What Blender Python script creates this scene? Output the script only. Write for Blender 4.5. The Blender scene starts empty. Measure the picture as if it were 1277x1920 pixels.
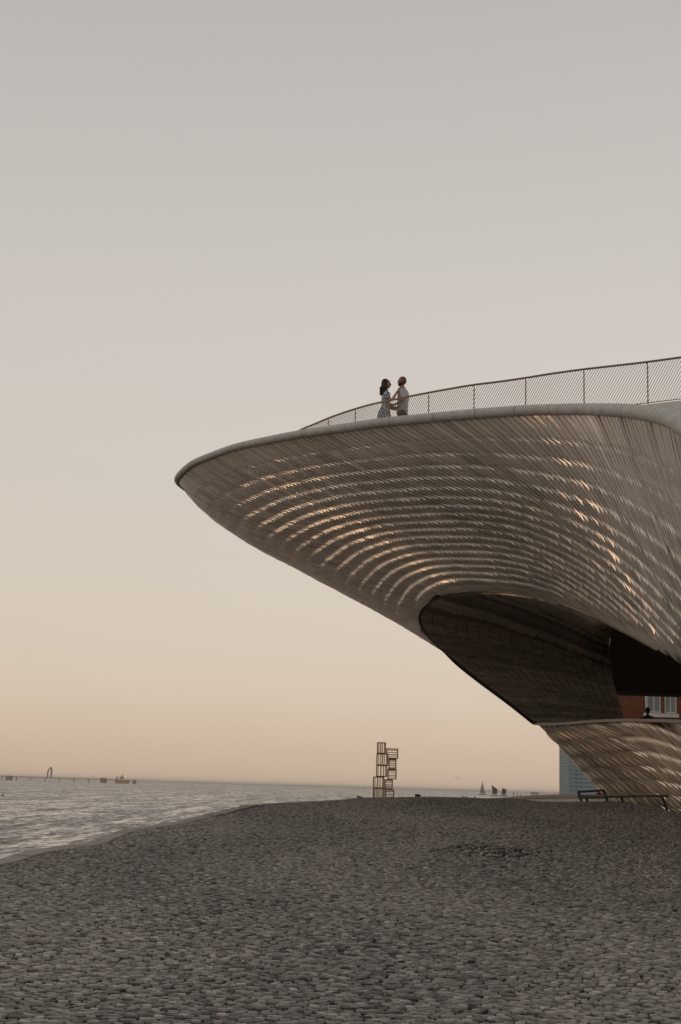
import bpy, bmesh, math, random
import numpy as np
from mathutils import Vector, Matrix
random.seed(7); rng = np.random.default_rng(7)
C = bpy.context.scene.collection
scene = bpy.context.scene
R = math.radians
# ------------------------------------------------------------------ camera
FPX = 2660.0; CX, CY = 638.5, 960.0; EYE = 1.6
PITCH = math.atan(515.6 / FPX); ROLL = math.atan(0.0295)
_F = np.array([0, math.cos(PITCH), math.sin(PITCH)]); _U0 = np.array([0, -math.sin(PITCH), math.cos(PITCH)]); _X0 = np.array([1., 0, 0])
_R = math.cos(ROLL) * _X0 + math.sin(ROLL) * _U0
_U = -math.sin(ROLL) * _X0 + math.cos(ROLL) * _U0
CAM = np.array([0, 0, EYE])
cam = bpy.data.cameras.new('camera'); camo = bpy.data.objects.new('camera', cam); C.objects.link(camo)
cam.sensor_fit = 'VERTICAL'; cam.sensor_height = 36; cam.lens = FPX / 1920 * 36
cam.clip_start = 0.1; cam.clip_end = 80000
camo.matrix_world = Matrix([[_R[i], _U[i], -_F[i], CAM[i]] for i in range(3)] + [[0, 0, 0, 1]])
scene.camera = camo
# ------------------------------------------------------------------ world, sun, exposure
SUN_AZ, SUN_EL = R(-100), R(3.2)          # azimuth measured from +Y towards +X
w = bpy.data.worlds.new('World'); scene.world = w; w.use_nodes = True
nt = w.node_tree; nt.nodes.clear()
def nn(t, **k):
    n = nt.nodes.new(t)
    for a, v in k.items(): setattr(n, a, v)
    return n
def srgb(r, g, b): return tuple(((c / 255) / 12.92 if c / 255 <= .04045 else ((c / 255 + .055) / 1.055) ** 2.4) for c in (r, g, b)) + (1,)
out = nn('ShaderNodeOutputWorld'); bg = nn('ShaderNodeBackground'); bg.inputs[1].default_value = 1.0
tc = nn('ShaderNodeTexCoord'); sep = nn('ShaderNodeSeparateXYZ')
nrm = nn('ShaderNodeVectorMath', operation='NORMALIZE')
nt.links.new(tc.outputs['Generated'], nrm.inputs[0]); nt.links.new(nrm.outputs[0], sep.inputs[0])
ramp = nn('ShaderNodeValToRGB'); ramp.color_ramp.interpolation = 'B_SPLINE'
stops = [(0.0, (194, 171, 150)), (.012, (196, 173, 151)), (.03, (200, 178, 157)), (.055, (206, 189, 168)), (.10, (208, 195, 179)), (.17, (205, 195, 183)),
         (.26, (201, 193, 185)), (.34, (196, 190, 184)), (.43, (187, 182, 177)), (.53, (177, 173, 169)), (.70, (163, 160, 157)), (1.0, (149, 147, 146))]
cr = ramp.color_ramp
cr.elements[0].position = 0; cr.elements[1].position = 1
for i, (p, c) in enumerate(stops):
    e = cr.elements[0] if i == 0 else (cr.elements[-1] if i == len(stops) - 1 else cr.elements.new(p))
    e.color = srgb(*c)
nt.links.new(sep.outputs['Z'], ramp.inputs[0])
# thin haze: a little brighter inland than over the open water
dot = nn('ShaderNodeVectorMath', operation='DOT_PRODUCT'); dot.inputs[1].default_value = (.85, .5, .15)
nt.links.new(nrm.outputs[0], dot.inputs[0])
mr = nn('ShaderNodeMapRange'); mr.inputs['From Min'].default_value = -1; mr.inputs['From Max'].default_value = 1
mr.inputs['To Min'].default_value = .96; mr.inputs['To Max'].default_value = 1.18
nt.links.new(dot.outputs['Value'], mr.inputs[0])
mul = nn('ShaderNodeVectorMath', operation='SCALE')
nt.links.new(ramp.outputs[0], mul.inputs[0]); nt.links.new(mr.outputs[0], mul.inputs['Scale'])
sky = nn('ShaderNodeTexSky', sky_type='NISHITA'); sky.sun_disc = False; sky.sun_elevation = SUN_EL; sky.sun_rotation = SUN_AZ
sky.air_density = 1.0; sky.dust_density = 3.0; sky.ozone_density = 1.0
skm = nn('ShaderNodeVectorMath', operation='SCALE'); skm.inputs['Scale'].default_value = 0.05
nt.links.new(sky.outputs[0], skm.inputs[0])
mix = nn('ShaderNodeMix', data_type='RGBA'); mix.inputs['Factor'].default_value = .02
nt.links.new(mul.outputs[0], mix.inputs['A']); nt.links.new(skm.outputs[0], mix.inputs['B'])
nt.links.new(mix.outputs['Result'], bg.inputs[0]); nt.links.new(bg.outputs[0], out.inputs[0])
sun = bpy.data.lights.new('sun', 'SUN'); sun.energy = .3; sun.angle = R(12.0); sun.color = (1, .64, .38)
suno = bpy.data.objects.new('sun', sun); C.objects.link(suno)
sd = Vector((math.sin(SUN_AZ) * math.cos(SUN_EL), math.cos(SUN_AZ) * math.cos(SUN_EL), math.sin(SUN_EL)))
suno.rotation_euler = sd.to_track_quat('Z', 'Y').to_euler(); suno.location = (-60, 20, 30)
vs = scene.view_settings; vs.view_transform = 'Standard'; vs.look = 'None'; vs.exposure = 0.0; vs.gamma = 1
vs.use_curve_mapping = False

# ------------------------------------------------------------------ helpers
def at(px, py, Y):
    d = _F * FPX + _R * (px - CX) + _U * (CY - py); return CAM + d * (Y / d[1])
def proj(P):
    P = np.asarray(P, float) - CAM; ww = P @ _F
    return np.stack([CX + FPX * (P @ _R) / ww, CY - FPX * (P @ _U) / ww], -1)
def material(name, col, rough=.6, spec=.5, metal=0., noise=None, bump=None, tint=None, noise_amt=.25, coat=0):
    m = bpy.data.materials.new(name); m.use_nodes = True; t = m.node_tree; b = t.nodes['Principled BSDF']
    b.inputs['Base Color'].default_value = (*col, 1); b.inputs['Roughness'].default_value = rough
    b.inputs['Specular IOR Level'].default_value = spec; b.inputs['Metallic'].default_value = metal
    if coat: b.inputs['Coat Weight'].default_value = coat; b.inputs['Coat Roughness'].default_value = .08
    src = None
    if tint:
        a = t.nodes.new('ShaderNodeAttribute'); a.attribute_name = 'tint'
        r = t.nodes.new('ShaderNodeValToRGB'); r.color_ramp.elements[0].color = (*tint[0], 1); r.color_ramp.elements[1].color = (*tint[1], 1)
        t.links.new(a.outputs['Fac'], r.inputs[0]); src = r.outputs[0]
    if noise:
        tcn = t.nodes.new('ShaderNodeTexCoord'); n = t.nodes.new('ShaderNodeTexNoise'); n.inputs['Scale'].default_value = noise; n.inputs['Detail'].default_value = 6
        t.links.new(tcn.outputs['Object'], n.inputs['Vector'])
        mp = t.nodes.new('ShaderNodeMapRange'); mp.inputs['From Min'].default_value = .25; mp.inputs['From Max'].default_value = .75
        mp.inputs['To Min'].default_value = 1 - noise_amt; mp.inputs['To Max'].default_value = 1 + noise_amt
        t.links.new(n.outputs['Fac'], mp.inputs[0])
        s = t.nodes.new('ShaderNodeVectorMath'); s.operation = 'SCALE'
        if src: t.links.new(src, s.inputs[0])
        else: s.inputs[0].default_value = col
        t.links.new(mp.outputs[0], s.inputs['Scale']); src = s.outputs[0]
        if bump:
            bp = t.nodes.new('ShaderNodeBump'); bp.inputs['Strength'].default_value = bump; bp.inputs['Distance'].default_value = .02
            t.links.new(n.outputs['Fac'], bp.inputs['Height']); t.links.new(bp.outputs[0], b.inputs['Normal'])
    if src: t.links.new(src, b.inputs['Base Color'])
    return m
def mesh_np(name, V, F, mat, parent=None, tint=None, smooth=False):
    """V (n,3), F list/array of quads or tris (array) -> object"""
    me = bpy.data.meshes.new(name)
    V = np.asarray(V, float)
    if isinstance(F, np.ndarray):
        k = F.shape[1]; nf = len(F)
        me.vertices.add(len(V)); me.vertices.foreach_set('co', V.ravel())
        me.loops.add(nf * k); me.loops.foreach_set('vertex_index', F.ravel().astype(np.int32))
        me.polygons.add(nf); me.polygons.foreach_set('loop_start', np.arange(nf, dtype=np.int32) * k)
        me.update(calc_edges=True); me.validate()
    else:
        me.from_pydata([tuple(v) for v in V], [], [tuple(int(i) for i in f) for f in F]); me.update()
    if tint is not None:
        at_ = me.attributes.new('tint', 'FLOAT', 'FACE'); at_.data.foreach_set('value', np.asarray(tint, np.float32))
    if smooth: me.polygons.foreach_set('use_smooth', np.ones(len(me.polygons), bool))
    if mat: me.materials.append(mat)
    o = bpy.data.objects.new(name, me); C.objects.link(o)
    if parent: o.parent = parent
    return o
class MB:
    """collects boxes, bars, tubes, lofts into one mesh"""
    def __init__(s): s.v = []; s.f = []
    def add(s, V, F):
        k = len(s.v); s.v += [tuple(map(float, q)) for q in V]; s.f += [tuple(i + k for i in q) for q in F]; return s
    def box(s, x0, x1, y0, y1, z0, z1):
        return s.add([(x, y, z) for z in (z0, z1) for y in (y0, y1) for x in (x0, x1)],
                     [(0, 2, 3, 1), (4, 5, 7, 6), (0, 1, 5, 4), (2, 6, 7, 3), (0, 4, 6, 2), (1, 3, 7, 5)])
    def tube(s, pts, r, n=6, caps=True):
        pts = [np.array(p, float) for p in pts]; rs = r if hasattr(r, '__len__') else [r] * len(pts); V = []; F = []
        for i, p in enumerate(pts):
            d = pts[min(i + 1, len(pts) - 1)] - pts[max(i - 1, 0)]; d /= (np.linalg.norm(d) + 1e-9)
            a = np.cross(d, (0, 0, 1)) if abs(d[2]) < .95 else np.cross(d, (0, 1, 0)); a /= np.linalg.norm(a); b = np.cross(d, a)
            for k in range(n): t = 2 * math.pi * (k + .5) / n; V.append(p + rs[i] * (math.cos(t) * a + math.sin(t) * b))
        for i in range(len(pts) - 1):
            for k in range(n): F.append((i * n + k, i * n + (k + 1) % n, (i + 1) * n + (k + 1) % n, (i + 1) * n + k))
        if caps: F.append(tuple(range(n))[::-1]); F.append(tuple(range((len(pts) - 1) * n, len(pts) * n)))
        return s.add(V, F)
    def rings(s, rings, caps=True):
        n = len(rings[0]); V = [p for r in rings for p in r]; F = []
        for i in range(len(rings) - 1):
            for k in range(n): F.append((i * n + k, i * n + (k + 1) % n, (i + 1) * n + (k + 1) % n, (i + 1) * n + k))
        if caps: F.append(tuple(range(n))[::-1]); F.append(tuple(range((len(rings) - 1) * n, len(rings) * n)))
        return s.add(V, F)
    def build(s, name, mat, parent=None, smooth=False):
        me = bpy.data.meshes.new(name); me.from_pydata(s.v, [], s.f); me.materials.append(mat)
        if smooth: me.polygons.foreach_set('use_smooth', np.ones(len(me.polygons), bool))
        o = bpy.data.objects.new(name, me); C.objects.link(o)
        if parent: o.parent = parent; o.matrix_parent_inverse = Matrix.Translation(-Vector(parent.location)) if parent.type == 'EMPTY' else Matrix()
        return o
def empty(name, loc=(0, 0, 0)):
    o = bpy.data.objects.new(name, None); C.objects.link(o); o.location = loc; o.empty_display_size = .2; return o
def tag(o, label=None, cat=None, group=None, kind=None):
    if label: o['label'] = label
    if cat: o['category'] = cat
    if group: o['group'] = group
    if kind: o['kind'] = kind
    return o
def smooth(x, a, b):
    t = np.clip((np.asarray(x, float) - a) / (b - a), 0, 1); return t * t * (3 - 2 * t)
def spline(K, knots=None):
    K = np.asarray(K, float); n = len(K)
    T = np.arange(n, dtype=float) if knots is None else np.asarray(knots, float)
    m = np.zeros_like(K); h = np.diff(T)[:, None]; dlt = np.diff(K, axis=0) / h
    m[1:-1] = (dlt[:-1] * h[1:] + dlt[1:] * h[:-1]) / (h[1:] + h[:-1]); m[0] = dlt[0]; m[-1] = dlt[-1]
    def f(t):
        t = np.clip(np.asarray(t, float), T[0], T[-1]); i = np.clip(np.searchsorted(T, t, side='right') - 1, 0, n - 2)
        hh = (T[i + 1] - T[i]); s = ((t - T[i]) / hh)[..., None]; hh = hh[..., None]
        return (2*s**3-3*s**2+1)*K[i] + (s**3-2*s**2+s)*hh*m[i] + (-2*s**3+3*s**2)*K[i+1] + (s**3-s**2)*hh*m[i+1]
    return f

# ------------------------------------------------------------------ materials
M = {}
M['tile'] = material('glazed_ceramic', (.5, .46, .4), .34, .5, metal=.45, tint=((.54, .515, .485), (.86, .825, .785)), noise=9, noise_amt=.07)
M['wall_tile'] = material('glazed_wall_ceramic', (.5, .46, .4), .24, .55, metal=.55, tint=((.50, .43, .36), (.92, .81, .69)), noise=3, noise_amt=.2)
M['lining'] = material('glazed_lining_ceramic', (.4, .35, .3), .2, .5, metal=.3, tint=((.34, .29, .25), (.99, .91, .82)), noise=6, noise_amt=.08)
M['backing'] = material('dark_backing', (.05, .045, .04), .9, .1)
M['concrete'] = material('grey_concrete', (.47, .48, .475), .75, .3, noise=5, noise_amt=.16, bump=.25)
M['deck'] = material('pale_roof_paving', (.46, .42, .37), .6, .4, noise=3, noise_amt=.12)
M['steel'] = material('brown_steel', (.23, .165, .12), .4, .5, metal=.35)
M['black_steel'] = material('black_steel', (.018, .017, .017), .5, .4)
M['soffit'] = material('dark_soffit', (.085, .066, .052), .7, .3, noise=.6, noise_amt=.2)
M['bronze'] = material('bronze_trim', (.16, .13, .11), .4, .5, metal=.5)
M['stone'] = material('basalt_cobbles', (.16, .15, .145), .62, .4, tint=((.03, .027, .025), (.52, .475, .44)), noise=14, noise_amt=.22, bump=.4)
M['soil'] = material('dark_joint_sand', (.020, .018, .017), .95, .1, noise=4, noise_amt=.4)
M['kerb'] = material('quay_concrete', (.34, .30, .265), .85, .3, noise=2.5, noise_amt=.2, bump=.3)
M['pale_stone'] = material('pale_limestone', (.30, .265, .225), .7, .3, noise=3, noise_amt=.2)

# ------------------------------------------------------------------ ground
_gy = [-40, 9, 12, 20, 30, 40, 47, 52, 60, 75, 300]; _gz = [0, 0, .03, .29, .64, .99, 1.215, 1.15, .86, .72, .70]
_gyf = np.linspace(-40, 200, 2401); _gzf = np.convolve(np.pad(np.interp(_gyf, _gy, _gz), 15, mode='edge'), np.ones(31) / 31, mode='valid')
def zg(x, y):
    x = np.asarray(x, float); y = np.asarray(y, float)
    z = np.interp(y, _gyf, _gzf)
    z = z + (.17 * smooth(x, -.5, 3.5) + .12 * smooth(x, 5, 9)) * smooth(y, 18, 40) * (1 - smooth(y, 48, 55))
    ditch = smooth(x, 8.9, 9.5) * smooth(y, 26, 30) + smooth(y, 44.0, 46.5) * smooth(x, 6.0, 7.8) * (1 - smooth(x, 8.9, 9.5))
    z = z * (1 - ditch) + np.minimum(z, .78) * ditch
    z = z + .008 * np.sin(x * .9 + y * .35) * smooth(y, 8, 14) * (1 - smooth(y, 36, 44)) + .003 * np.sin(x * 2.1 - y * .8)
    hx, hy = 2.9, 26.2
    z = z - .11 * np.exp(-(((x - hx) / .95) ** 2 + ((y - hy) / 1.1) ** 2) ** 3)
    return z
_edge_px = [(0, 1612), (60, 1597), (110, 1589), (150, 1584), (190, 1570), (230, 1557), (300, 1547), (350, 1537), (400, 1525), (440, 1515), (480, 1509), (560, 1504), (650, 1499)]
edge = []
for px, py in _edge_px:
    Ys = np.linspace(15, 47, 1500); Q = np.array([at(px, py, y) for y in Ys]); dz = Q[:, 2] - zg(Q[:, 0], Ys)
    i = np.argmax(dz < 0) if (dz < 0).any() else len(Ys) - 1
    edge.append((Q[i, 0], Ys[i]))
edge = [e for k, e in enumerate(edge) if k == 0 or e[1] > edge[k - 1][1] + .4]
edge = [(-7.5, -40), (-6.6, 5), (-5.6, 16)] + edge + [(1.3, 58), (1.6, 80), (1.8, 112)]
edge = np.array(edge)
_es = spline(np.stack([edge[:, 0], edge[:, 1]], 1), edge[:, 1])
def xe(y): return _es(np.asarray(y, float))[..., 0]
# the plaza: one sheet from the quay edge far to the landward side
ys = np.concatenate([np.arange(-40, 6, 4), np.arange(6, 60, .35), np.arange(60, 113, 3), [112]])
ts = np.concatenate([np.linspace(0, 1, 60) ** 1.0 * 18, [25, 40, 70, 120, 220]])
V = []; F = []
for y in ys:
    x0 = float(xe(y))
    for t in ts: V.append((x0 + t, y, float(zg(x0 + t, y)) - .035))
n = len(ts)
nrows = len(ys)
for y in ys: V.append((float(xe(y)), y, -4.0))
for i in range(nrows - 1):
    for j in range(n - 1): F.append((i * n + j, i * n + j + 1, (i + 1) * n + j + 1, (i + 1) * n + j))
    F.append((nrows * n + i, i * n, (i + 1) * n, nrows * n + i + 1))
k = len(V)
for t in ts: V.append((float(xe(112)) + t, 112, -4.0))
for j in range(n - 1): F.append(((nrows - 1) * n + j, (nrows - 1) * n + j + 1, k + j + 1, k + j))
plaza = mesh_np('plaza_ground', V, F, M['soil'], smooth=False); tag(plaza, kind='structure')
# kerb of separate stones along the quay
quay = MB()
def kring(y, inset=0):
    x0 = float(xe(y)); dx = float(xe(y + .2) - xe(y - .2)) / .4; L = math.hypot(dx, 1); nx, ny = 1 / L, -dx / L; wd = .30
    a = (x0 - nx * .03, y - ny * .03); b = (x0 + nx * wd, y + ny * wd); z0, z1 = float(zg(*a)), float(zg(*b))
    return [(a[0], a[1], z0 - .6), (b[0], b[1], z1 - .3), (b[0], b[1], z1 + .006), (b[0] - .02, b[1], z1 + .016), (a[0] + .05, a[1], z0 + .022), (a[0], a[1], z0 - .02)]
kerb = MB().rings([kring(y) for y in np.arange(-30, 13, 1.0)]).build('quay_kerb', M['kerb']); tag(kerb, kind='structure')
yk = 12.0
while yk < 60:
    ln = 1.0 + .25 * random.random(); dzk = random.gauss(0, .006)
    o = MB().rings([[(x, y, z + dzk) for x, y, z in kring(y_)] for y_ in np.linspace(yk + .012, yk + ln - .012, 4)]).build('kerb_stone', M['kerb']); o.parent = kerb
    yk += ln

# cobbles: every stone real, the largest in view as single pieces
def cobbles():
    sx, sy = .086, .071
    th = R(7)
    ct, st = math.cos(th), math.sin(th)
    ii = np.arange(-330, 370); jj = np.arange(40, 820)
    I, J = np.meshgrid(ii, jj, indexing='ij')
    def node(I, J, seed):
        h = np.sin(I * 12.9898 + J * 78.233 + seed) * 43758.5453
        return h - np.floor(h)
    bx = (I + .5 * (J % 2)) * sx; by = J * sy
    bx = bx + .05 * np.sin(by * 2.3) + .09 * np.sin(by * .7 + bx * .4); by = by + .05 * np.sin(bx * 1.9 + 1) + .03 * np.sin(bx * 5.1 + by)
    X = ct * bx - st * by; Y = st * bx + ct * by
    okm = (Y > 8.3) & (Y < 47.5) & (np.abs(X) < .262 * Y + 2.2) & (X < 9.35)
    okm &= X > xe(Y) + .33 + .10 * smooth(Y, 34, 40)
    X = X[okm]; Y = Y[okm]; n = len(X); X = X + rng.normal(0, .007, n); Y = Y + rng.normal(0, .0075, n)
    big = np.exp(-(((X - 2.9) / 1.0) ** 2 + ((Y - 26.2) / 1.2) ** 2) ** 2)
    hw = sx * (.36 + .11 * rng.random(n)); hd = sy * (.29 + .15 * rng.random(n))
    ang = th + rng.normal(0, .17, n) + big * rng.normal(0, .5, n)
    z0 = zg(X, Y) + rng.normal(0, .0065, n) + big * rng.normal(0, .03, n)
    tx = rng.normal(0, .06, n) + big * rng.normal(0, .25, n); ty = rng.normal(0, .075, n) + big * rng.normal(0, .25, n)
    # 4 low, 4 shoulder, 1 crown vertices
    cs = np.array([(-1, -1), (1, -1), (1, 1), (-1, 1)], float)
    cj = cs[None] * (1 + rng.normal(0, .15, (n, 4, 2)))
    def place(scale, dz):
        lx = cj[:, :, 0] * hw[:, None] * scale; ly = cj[:, :, 1] * hd[:, None] * scale
        z = z0[:, None] + dz + tx[:, None] * lx + ty[:, None] * ly
        return np.stack([X[:, None] + np.cos(ang)[:, None] * lx - np.sin(ang)[:, None] * ly, Y[:, None] + np.sin(ang)[:, None] * lx + np.cos(ang)[:, None] * ly, z], -1)
    low = place(1.0, -.055); mid = place(.99, -.013); top = place(.86, .003)
    Vv = np.concatenate([low, mid, top], 1)        # n,12,3
    f = []
    for a in (0, 4):
        for k in range(4): f.append((a + k, a + (k + 1) % 4, a + 4 + (k + 1) % 4, a + 4 + k))
    f.append((8, 9, 10, 11)); f = np.array(f); FT = np.array([.15] * 4 + [.7] * 4 + [1.0])      # sides and bevels darkened to paint in the shade of the gaps
    tint = np.clip(rng.normal(.55, .19, n) + .07 * np.sin(X * 1.1 + 2 * np.sin(Y * .35)), 0, 1)
    P = proj(np.stack([X, Y, z0], 1)); vis = (P[:, 0] > 12) & (P[:, 0] < 1265) & (P[:, 1] < 1912)
    size = np.where(vis, hw * hd / Y ** 3, 0); order = np.argsort(-size)[:300]
    single = np.zeros(n, bool); single[order] = True
    for i in order:
        c = Vv[i].mean(0)
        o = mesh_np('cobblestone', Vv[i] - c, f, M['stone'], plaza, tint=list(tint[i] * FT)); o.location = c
    r = ~single; Vr = Vv[r].reshape(-1, 3); nr = int(r.sum())
    Fr = (f[None] + (np.arange(nr) * 12)[:, None, None]).reshape(-1, 4)
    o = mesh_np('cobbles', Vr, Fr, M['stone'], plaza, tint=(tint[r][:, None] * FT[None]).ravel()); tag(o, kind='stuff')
cobbles()

# ------------------------------------------------------------------ river
SEA = -1.5; HAZE = .0001
def water_material():
    m = bpy.data.materials.new('river_water'); m.use_nodes = True; t = m.node_tree; b = t.nodes['Principled BSDF']
    b.inputs['Base Color'].default_value = (.20, .15, .112, 1); b.inputs['Roughness'].default_value = .08; b.inputs['IOR'].default_value = 1.33
    tcn = t.nodes.new('ShaderNodeTexCoord')
    def lay(sx, sy, det, rot, off):
        mp = t.nodes.new('ShaderNodeMapping'); mp.inputs['Scale'].default_value = (1 / sx, 1 / sy, 1); mp.inputs['Rotation'].default_value = (0, 0, R(rot)); mp.inputs['Location'].default_value = (off, off * 2, 0)
        nz = t.nodes.new('ShaderNodeTexNoise'); nz.inputs['Scale'].default_value = 1; nz.inputs['Detail'].default_value = det; nz.inputs['Distortion'].default_value = .3; nz.inputs['Roughness'].default_value = .6
        t.links.new(tcn.outputs['Object'], mp.inputs[0]); t.links.new(mp.outputs[0], nz.inputs['Vector']); return nz.outputs['Fac']
    def mth(op, a, b):
        n_ = t.nodes.new('ShaderNodeMath'); n_.operation = op
        for i, q in enumerate((a, b)):
            if isinstance(q, (int, float)): n_.inputs[i].default_value = q
            else: t.links.new(q, n_.inputs[i])
        return n_.outputs[0]
    tot = None
    for (sx, sy, det, rot, off, wt) in ((.28, .8, 3, 2, 0, 1.4), (.55, 2.6, 3, -3, 7, 1.4), (1.2, 10, 3, 2, 3, 1.2), (2.6, 45, 3, 0, 11, .7), (6, 220, 3, 0, 5, .4)):
        c_ = mth('MULTIPLY', mth('SUBTRACT', lay(sx, sy, det, rot, off), .5), wt); tot = c_ if tot is None else mth('ADD', tot, c_)
    slope = mth('MULTIPLY', mth('MAXIMUM', mth('ADD', mth('MULTIPLY', tot, .85), .29), .0), -.60)
    sidew = mth('MULTIPLY', mth('SUBTRACT', lay(.9, 1.4, 3, 20, 1), .5), .25)
    cx = t.nodes.new('ShaderNodeCombineXYZ'); t.links.new(sidew, cx.inputs[0]); t.links.new(slope, cx.inputs[1]); cx.inputs[2].default_value = 1
    nv = t.nodes.new('ShaderNodeVectorMath'); nv.operation = 'NORMALIZE'; t.links.new(cx.outputs[0], nv.inputs[0]); t.links.new(nv.outputs[0], b.inputs['Normal'])
    return m
M['water'] = water_material()
rr = np.array([0, 20, 60, 150, 400, 1000, 3000, 8000, 20000, 45000.]); V = [(0, 0, SEA)]; F = []
na = 64
for r_ in rr[1:]:
    for k in range(na): V.append((r_ * math.cos(2 * math.pi * k / na), r_ * math.sin(2 * math.pi * k / na), SEA))
for k in range(na): F.append((0, 1 + k, 1 + (k + 1) % na))
for i in range(len(rr) - 2):
    for k in range(na): a = 1 + i * na; F.append((a + k, a + na + k, a + na + (k + 1) % na, a + (k + 1) % na))
sea = mesh_np('river_water', V, F, M['water']); tag(sea, kind='structure')

# ------------------------------------------------------------------ the museum hull: a trumpet-shaped shell
RIM, BASE, DECK = [], [], []
E = EYE
def kn(r, b, d): RIM.append(tuple(r)); BASE.append(b); DECK.append(d)
kn((20, 62, 9.2 + E), (24, 62, .7), (20, 57)); kn((10, 58, 9.2 + E), (17, 58, .7), (10, 54.2)); kn((3, 54, 9.3 + E), (12.8, 55, .8), (4, 50))
kn((-2.2, 50.3, 9.35 + E), (10.9, 52, .9), (.2, 46.8)); kn((-4.5, 47, 9.38 + E), (10.4, 51, .9), (-1.3, 44.2))
_near = [((333, 903, 44.4), (10.25, 50.2), (-1.6, 42.6)), ((342, 886, 42.9), (10.25, 49.6), (-1.55, 42)), ((362, 870, 41.8), (10.25, 49.1), (-1.5, 41.5)), ((395, 856, 40.7), (10.3, 48.6), (-1.4, 41.0)),
    ((440, 840, 39.5), (10.3, 48), (-1.2, 40.5)), ((500, 827, 38.2), (10.3, 47.3), (-.85, 39.9)), ((570, 814, 37), (10.3, 46.5), (-.2, 38.8)), ((650, 803, 36), (10.3, 45.6), (.7, 37.6)),
    ((720, 793, 35.2), (10.3, 44.8), (1.55, 36.8)), ((795, 786, 34.6), (10.3, 44), (2.3, 36.15)), ((870, 779, 34), (10.3, 43), (3.3, 35.4)), ((930, 774.5, 33.5), (10.3, 42), (3.95, 35.05)),
    ((985, 771, 33), (10.3, 41), (4.6, 34.65)), ((1040, 769.5, 32.35), (10.3, 40), (5.2, 34.25)), ((1091, 769, 31.6), (10.3, 39), (5.8, 33.9)), ((1140, 770, 30.5), (10.3, 37.6), (6.5, 33.55)),
    ((1180, 772.5, 29.3), (10.3, 36), (7.2, 33.2)), ((1230, 780, 27.5), (10.3, 33.7), (8.2, 32.6)), ((1277, 796, 25.2), (10.3, 31), (9.5, 31.9))]
for p, b, d in _near: kn(at(*p), (*b, .9), d)
kn((7.0, 20, 5.3), (10.4, 25, .9), (12, 30)); kn((8.4, 14, 3.4), (10.5, 18, .9), (15, 28))
RIM = np.array(RIM); BASE = np.array(BASE); DECK = np.array(DECK); NK = len(RIM)
UK = np.concatenate([[0], np.cumsum(np.linalg.norm(np.diff(RIM[:, :2], axis=0), axis=1))])     # u = metres along the rim
Rf, Bf, Df = spline(RIM, UK), spline(BASE, UK), spline(DECK, UK)
U_TIP = UK[5]
PA = np.array([0, .03, .1, .25, .5, .75, .9, 1.0]); PZ = np.array([0, .052, .130, .239, .418, .652, .862, 1.02])
PZ2 = np.array([0, .10, .25, .43, .63, .81, .93, 1.02])
PAf = np.linspace(0, 1, 401); PZf = spline(PZ[:, None], PA)(PAf)[:, 0]; PZf2 = spline(PZ2[:, None], PA)(PAf)[:, 0]
def S_a(u, a):
    u, a = np.broadcast_arrays(np.asarray(u, float), np.asarray(a, float))
    r, b = Rf(u), Bf(u); k_ = smooth(u, UK[14], UK[22]); g = np.interp(a, PAf, PZf) * (1 - k_) + np.interp(a, PAf, PZf2) * k_
    return r + (b - r) * np.stack([a, a, g], -1)
DS = .05; SMAX = 24.0
_ug = np.linspace(0, UK[-1], 500); _ag = np.linspace(0, 1, 500); _G = S_a(_ug[:, None], _ag[None]); 
_arc = np.concatenate([np.zeros((500, 1)), np.cumsum(np.linalg.norm(np.diff(_G, axis=1), axis=2), 1)], 1); _ns = int(SMAX / DS) + 1
_A = np.stack([np.interp(np.arange(_ns) * DS, _arc[i], _ag, right=1.0) for i in range(500)])
_LEN = _arc[:, -1]
def S(u, s):
    u, s = np.broadcast_arrays(np.asarray(u, float), np.asarray(s, float))
    fu = np.clip(u / UK[-1] * 499, 0, 498.999); fs = np.clip(s / DS, 0, _ns - 1.001); i = fu.astype(int); j = fs.astype(int); a = fu - i; b = fs - j
    A = (_A[i, j] * (1 - a) * (1 - b) + _A[i + 1, j] * a * (1 - b) + _A[i, j + 1] * (1 - a) * b + _A[i + 1, j + 1] * a * b)
    return S_a(u, A)
def nrm_of(fn, u, s, e=.02):
    du = fn(u + e, s) - fn(u - e, s); dsv = fn(u, s + e) - fn(u, s - e)
    n = np.cross(du, dsv); n /= np.linalg.norm(n, axis=-1, keepdims=True) + 1e-12
    return n
_t = nrm_of(S, np.array(UK[14]), np.array(2.0)); NSIGN = 1.0 if _t[1] < 0 else -1.0
def SN(u, s): return nrm_of(S, u, s) * NSIGN
MOUTH = np.array([(1005, 1357), (960, 1321), (900, 1276), (850, 1237), (815, 1207), (795, 1184), (785, 1160), (790, 1143), (805, 1130), (830, 1118), (870, 1111), (915, 1109), (960, 1112), (1010, 1121),
    (1060, 1135), (1110, 1155), (1160, 1180), (1220, 1212), (1277, 1245), (1400, 1325), (1450, 1360), (1277, 1352), (1170, 1350), (1100, 1353), (1035, 1358)], float)
_ms = spline(np.vstack([MOUTH[:20]]), np.concatenate([[0], np.cumsum(np.linalg.norm(np.diff(MOUTH[:20], axis=0), axis=1))]))
_mT = np.concatenate([[0], np.cumsum(np.linalg.norm(np.diff(MOUTH[:20], axis=0), axis=1))])
MOUTHS = np.vstack([_ms(np.linspace(0, _mT[-1], 160)), MOUTH[20:]])
def inpoly(Q, poly):
    x, y = Q[..., 0], Q[..., 1]; c = np.zeros(x.shape, bool); n = len(poly)
    for i in range(n):
        x1, y1 = poly[i]; x2, y2 = poly[i - 1]
        if y1 == y2: continue
        c ^= ((y1 > y) != (y2 > y)) & (x < (x2 - x1) * (y - y1) / (y2 - y1) + x1)
    return c
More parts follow.
